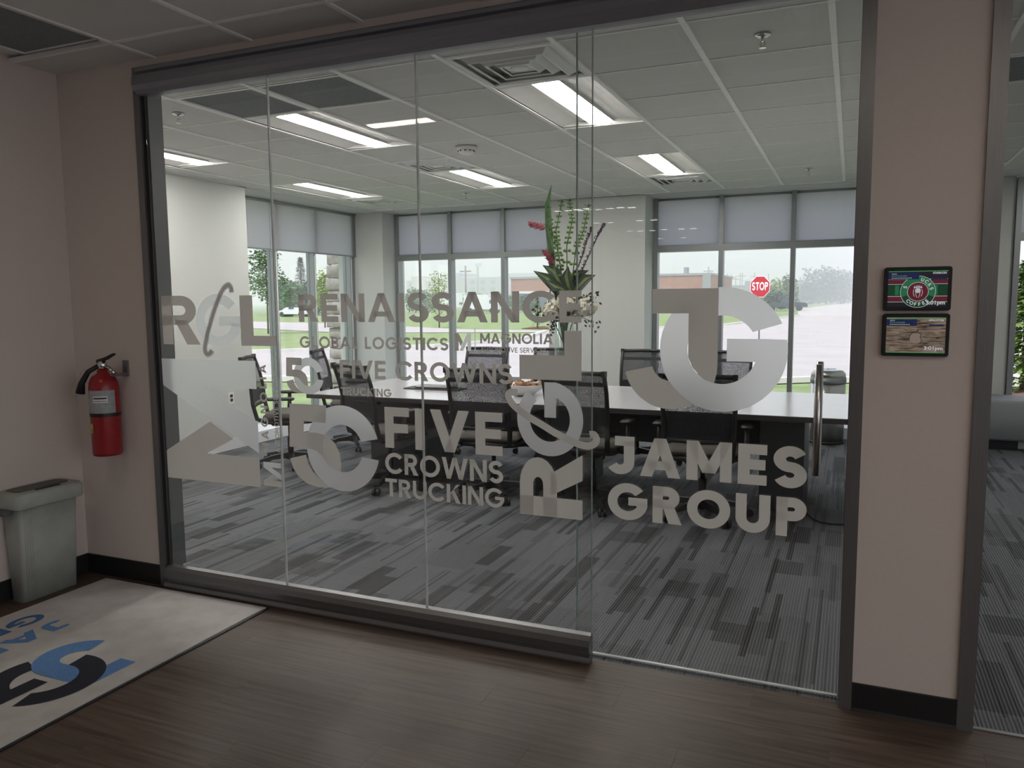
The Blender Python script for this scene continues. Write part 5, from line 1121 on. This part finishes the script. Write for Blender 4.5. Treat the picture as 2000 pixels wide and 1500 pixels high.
for r_ in range(3):
    for k in range(7):
        xa = a.x + 3 + k * 5.4
        if xa < b.x - 3: w = part_box('window', dkg, bd, xa, xa + 1.8, y - 1.3, y, zt - 3.6 - r_ * 3.4, zt - 1.8 - r_ * 3.4); MB().box(xa - .2, xa + 2.0, y - 1.35, y - 1.3, zt - 3.7 - r_ * 3.4, zt - 3.6 - r_ * 3.4).build('sill', fas, w)
y = 300; a, b = at(794, 560, y), at(868, 560, y); zt = at(830, 542, y).z
bd = thing('beige_block', 'hazy beige block at the left of the rear windows', 'building', ((a.x + b.x) / 2, y, GZ)); part_box('wall', beige, bd, a.x, b.x, y, y + 20, GZ, zt - 1); part_box('tower', beige, bd, at(806, 560, y).x, at(832, 560, y).x, y - 1, y + 20, GZ, zt + .5); part_box('roof_edge', fas, bd, a.x, b.x, y - .6, y, zt - 1.4, zt - 1)
for k in range(6):
    for r_ in range(2): part_box('window', dkg, bd, a.x + 1.5 + k * 2.3, a.x + 2.7 + k * 2.3, y - .2, y, zt - 4 - r_ * 3.2, zt - 2.4 - r_ * 3.2)
y = 210; a, b = at(1392, 560, y), at(1530, 560, y)
bd = thing('warehouse', 'low grey warehouse behind the stop sign', 'building', ((a.x + b.x) / 2, y, GZ)); part_box('wall', greyc, bd, a.x, at(1510, 560, y).x, y, y + 30, GZ, at(1450, 557, y).z); part_box('raised_hall', greyc, bd, at(1455, 560, y).x, at(1470, 560, y).x, y - .5, y + 20, GZ, at(1460, 549, y).z); part_box('office_block', beige, bd, at(1500, 560, y).x, at(1517, 560, y).x, y - 1, y + 12, GZ, at(1510, 551, y).z); part_box('annex', greyc, bd, at(1517, 560, y).x, b.x, y, y + 12, GZ, at(1520, 556, y).z)
# billboard, poles, wires
wood_p = MAT('grey_pole', (.22, .20, .19), .9, var=.1)
p = at(933, 540, 260); bb_ = thing('billboard', 'far pole billboard above the grey block', 'billboard', (p.x, 260, GZ)); a, b = at(928, 513, 260), at(940, 521, 260)
MB().cyl((p.x, 260, GZ), (p.x, 260, b.z), .35, n=8).build('post', M['mullion'], bb_); MB().box(a.x, b.x, 259.6, 260.3, b.z, a.z).build('board', fas, bb_); MB().box(a.x + .2, b.x - .2, 259.5, 259.6, b.z + .2, a.z - .2).build('poster', MAT('pale_blue_poster', (.45, .58, .7), .6), bb_)
pl_ = [(1384, 521, 220), (1401, 534, 260), (1421, 534, 300), (1428, 536, 300), (1437, 539, 290), (1446, 533, 300), (1450, 533, 300), (1474, 533, 280), (1501, 535, 280), (1522, 543, 300), (1563, 541, 240), (1588, 547, 300), (1602, 545, 280), (909, 519, 150)]
tops = []
for k, (u, v, y) in enumerate(pl_):
    p = at(u, v, y); o = thing('utility_pole', 'thin utility pole on the skyline, %s from the left in the right rear window' % ['first', 'second', 'third', 'fourth', 'fifth', 'sixth', 'seventh', 'eighth', 'ninth', 'tenth', 'eleventh', 'twelfth', 'last', ''][k] if k < 13 else 'utility pole with crossarm in front of the grey block', 'pole', (p.x, y, GZ), group='utility poles')
    MB().cyl((p.x, y, GZ), (p.x, y, p.z), .22, .16, n=7).build('shaft', wood_p, o)
    if k not in (1, 8, 9): MB().box(p.x - 1.3, p.x + 1.3, y - .08, y + .08, p.z - 1.3, p.z - 1.05).build('crossarm', wood_p, o)
    tops.append(Vector((p.x, y, p.z - 1.0)))
for a_, b_, l in ((0, 4, 'thin power line from the first skyline pole'), (4, 7, 'thin power line over the warehouse'), (7, 10, 'thin power line above the stop sign'), (10, 12, 'thin power line at the far right skyline')):
    A, B = tops[a_], tops[b_]; P = [A.lerp(B, s / 8) - Vector((0, 0, 1.2 * math.sin(PI * s / 8))) for s in range(9)]
    tag(MB().tube(P, .04, 4).build('power_line', wood_p, origin=tuple(A)), l, 'power line', 'power lines')
# vehicles
tyre = MAT('tyre', (.02, .02, .02), .9)
def vehicle(u, v, y, L, label, m, kind):
    p = at(u, v, y); H = GZ; t = thing('pickup_truck' if kind == 'pickup' else ('box_truck' if kind == 'box' else 'parked_car'), label, 'car' if kind == 'car' else 'truck', (p.x, y, GZ)); x = p.x; s = L / 5.6; w = 1.0
    if kind == 'pickup': pr_ = [(-2.8, .55), (-2.8, 1.1), (-.6, 1.12), (-.55, 1.65), (.0, 1.8), (.75, 1.75), (1.25, 1.2), (2.6, 1.08), (2.8, .9), (2.8, .5)]
    elif kind == 'box': pr_ = [(-2.8, .6), (-2.8, 2.7), (1.2, 2.7), (1.2, 2.1), (2.0, 2.05), (2.4, 1.4), (2.8, 1.3), (2.8, .5)]
    else: pr_ = [(-2.3, .4), (-2.35, .9), (-1.7, 1.0), (-1.0, 1.42), (.5, 1.42), (1.2, .95), (2.2, .82), (2.3, .4)]
    MB().loft([[(x + q[0] * s, y - w, H + q[1] * s) for q in pr_], [(x + q[0] * s, y + w, H + q[1] * s) for q in pr_]], cap=True).build('body', m, t)
    if kind != 'box': MB().box(x - .4 * s, x + .55 * s, y - w - .02, y + w + .02, H + 1.15 * s, H + 1.55 * s).build('side_window', dkg, t)
    else: MB().box(x + 1.35 * s, x + 2.1 * s, y - w - .02, y + w + .02, H + 1.4 * s, H + 1.9 * s).build('side_window', dkg, t)
    for q in (-1.75, 1.75): MB().cyl((x + q * s, y - w - .03, H + .38 * s), (x + q * s, y + w + .03, H + .38 * s), .38 * s, n=14).build('wheel', tyre, t)
vehicle(1534, 600, 118, 5.9, 'dark blue pickup parked beside the stop sign', MAT('dark_blue_paint', (.03, .045, .07), .35, var=.05), 'pickup')
wp = MAT('white_paint_vehicle', (.75, .77, .8), .4, var=.03)
vehicle(945, 600, 105, 5.6, 'white service truck below the hazy grey block', wp, 'box'); vehicle(900, 600, 135, 7.0, 'white box trailer left of the white service truck', wp, 'box'); vehicle(578, 600, 80, 4.6, 'white car parked in front of the far trees', wp, 'car')
p = at(641, 573, 88); og = MAT('orange_banner', (.75, .16, .05), .6); o = thing('orange_banner', 'narrow orange feather banner behind the left windows', 'banner', (p.x, 88, GZ)); zt = at(641, 545, 88).z
MB().cyl((p.x, 88, GZ), (p.x, 88, zt), .06, n=6).build('pole', M['mullion'], o); MB().loft([[(p.x - .1, 87.95, GZ + 1), (p.x + .9, 87.95, GZ + 1), (p.x + .9, 88.0, GZ + 1), (p.x - .1, 88.0, GZ + 1)], [(p.x - .1, 87.95, zt - .6), (p.x + .6, 87.95, zt - .8), (p.x + .6, 88.0, zt - .8), (p.x - .1, 88.0, zt - .6)], [(p.x - .1, 87.95, zt), (p.x + .1, 87.95, zt), (p.x + .1, 88.0, zt), (p.x - .1, 88.0, zt)]], cap=True).build('flag', og, o)
# morning haze over the distance
hz = bpy.data.materials.new('haze'); hz.use_nodes = True; t_ = hz.node_tree; t_.nodes.clear(); ou = t_.nodes.new('ShaderNodeOutputMaterial'); vs = t_.nodes.new('ShaderNodeVolumeScatter')
vs.inputs['Color'].default_value = (.93, .96, 1, 1); vs.inputs['Density'].default_value = .0048; vs.inputs['Anisotropy'].default_value = .2; t_.links.new(vs.outputs[0], ou.inputs['Volume'])
ho = MB().box(-450, 250, 70, 880, GZ - .01, 45).build('haze', hz); tag(ho, 'pale morning haze over the distant ground', 'haze', kind='stuff')
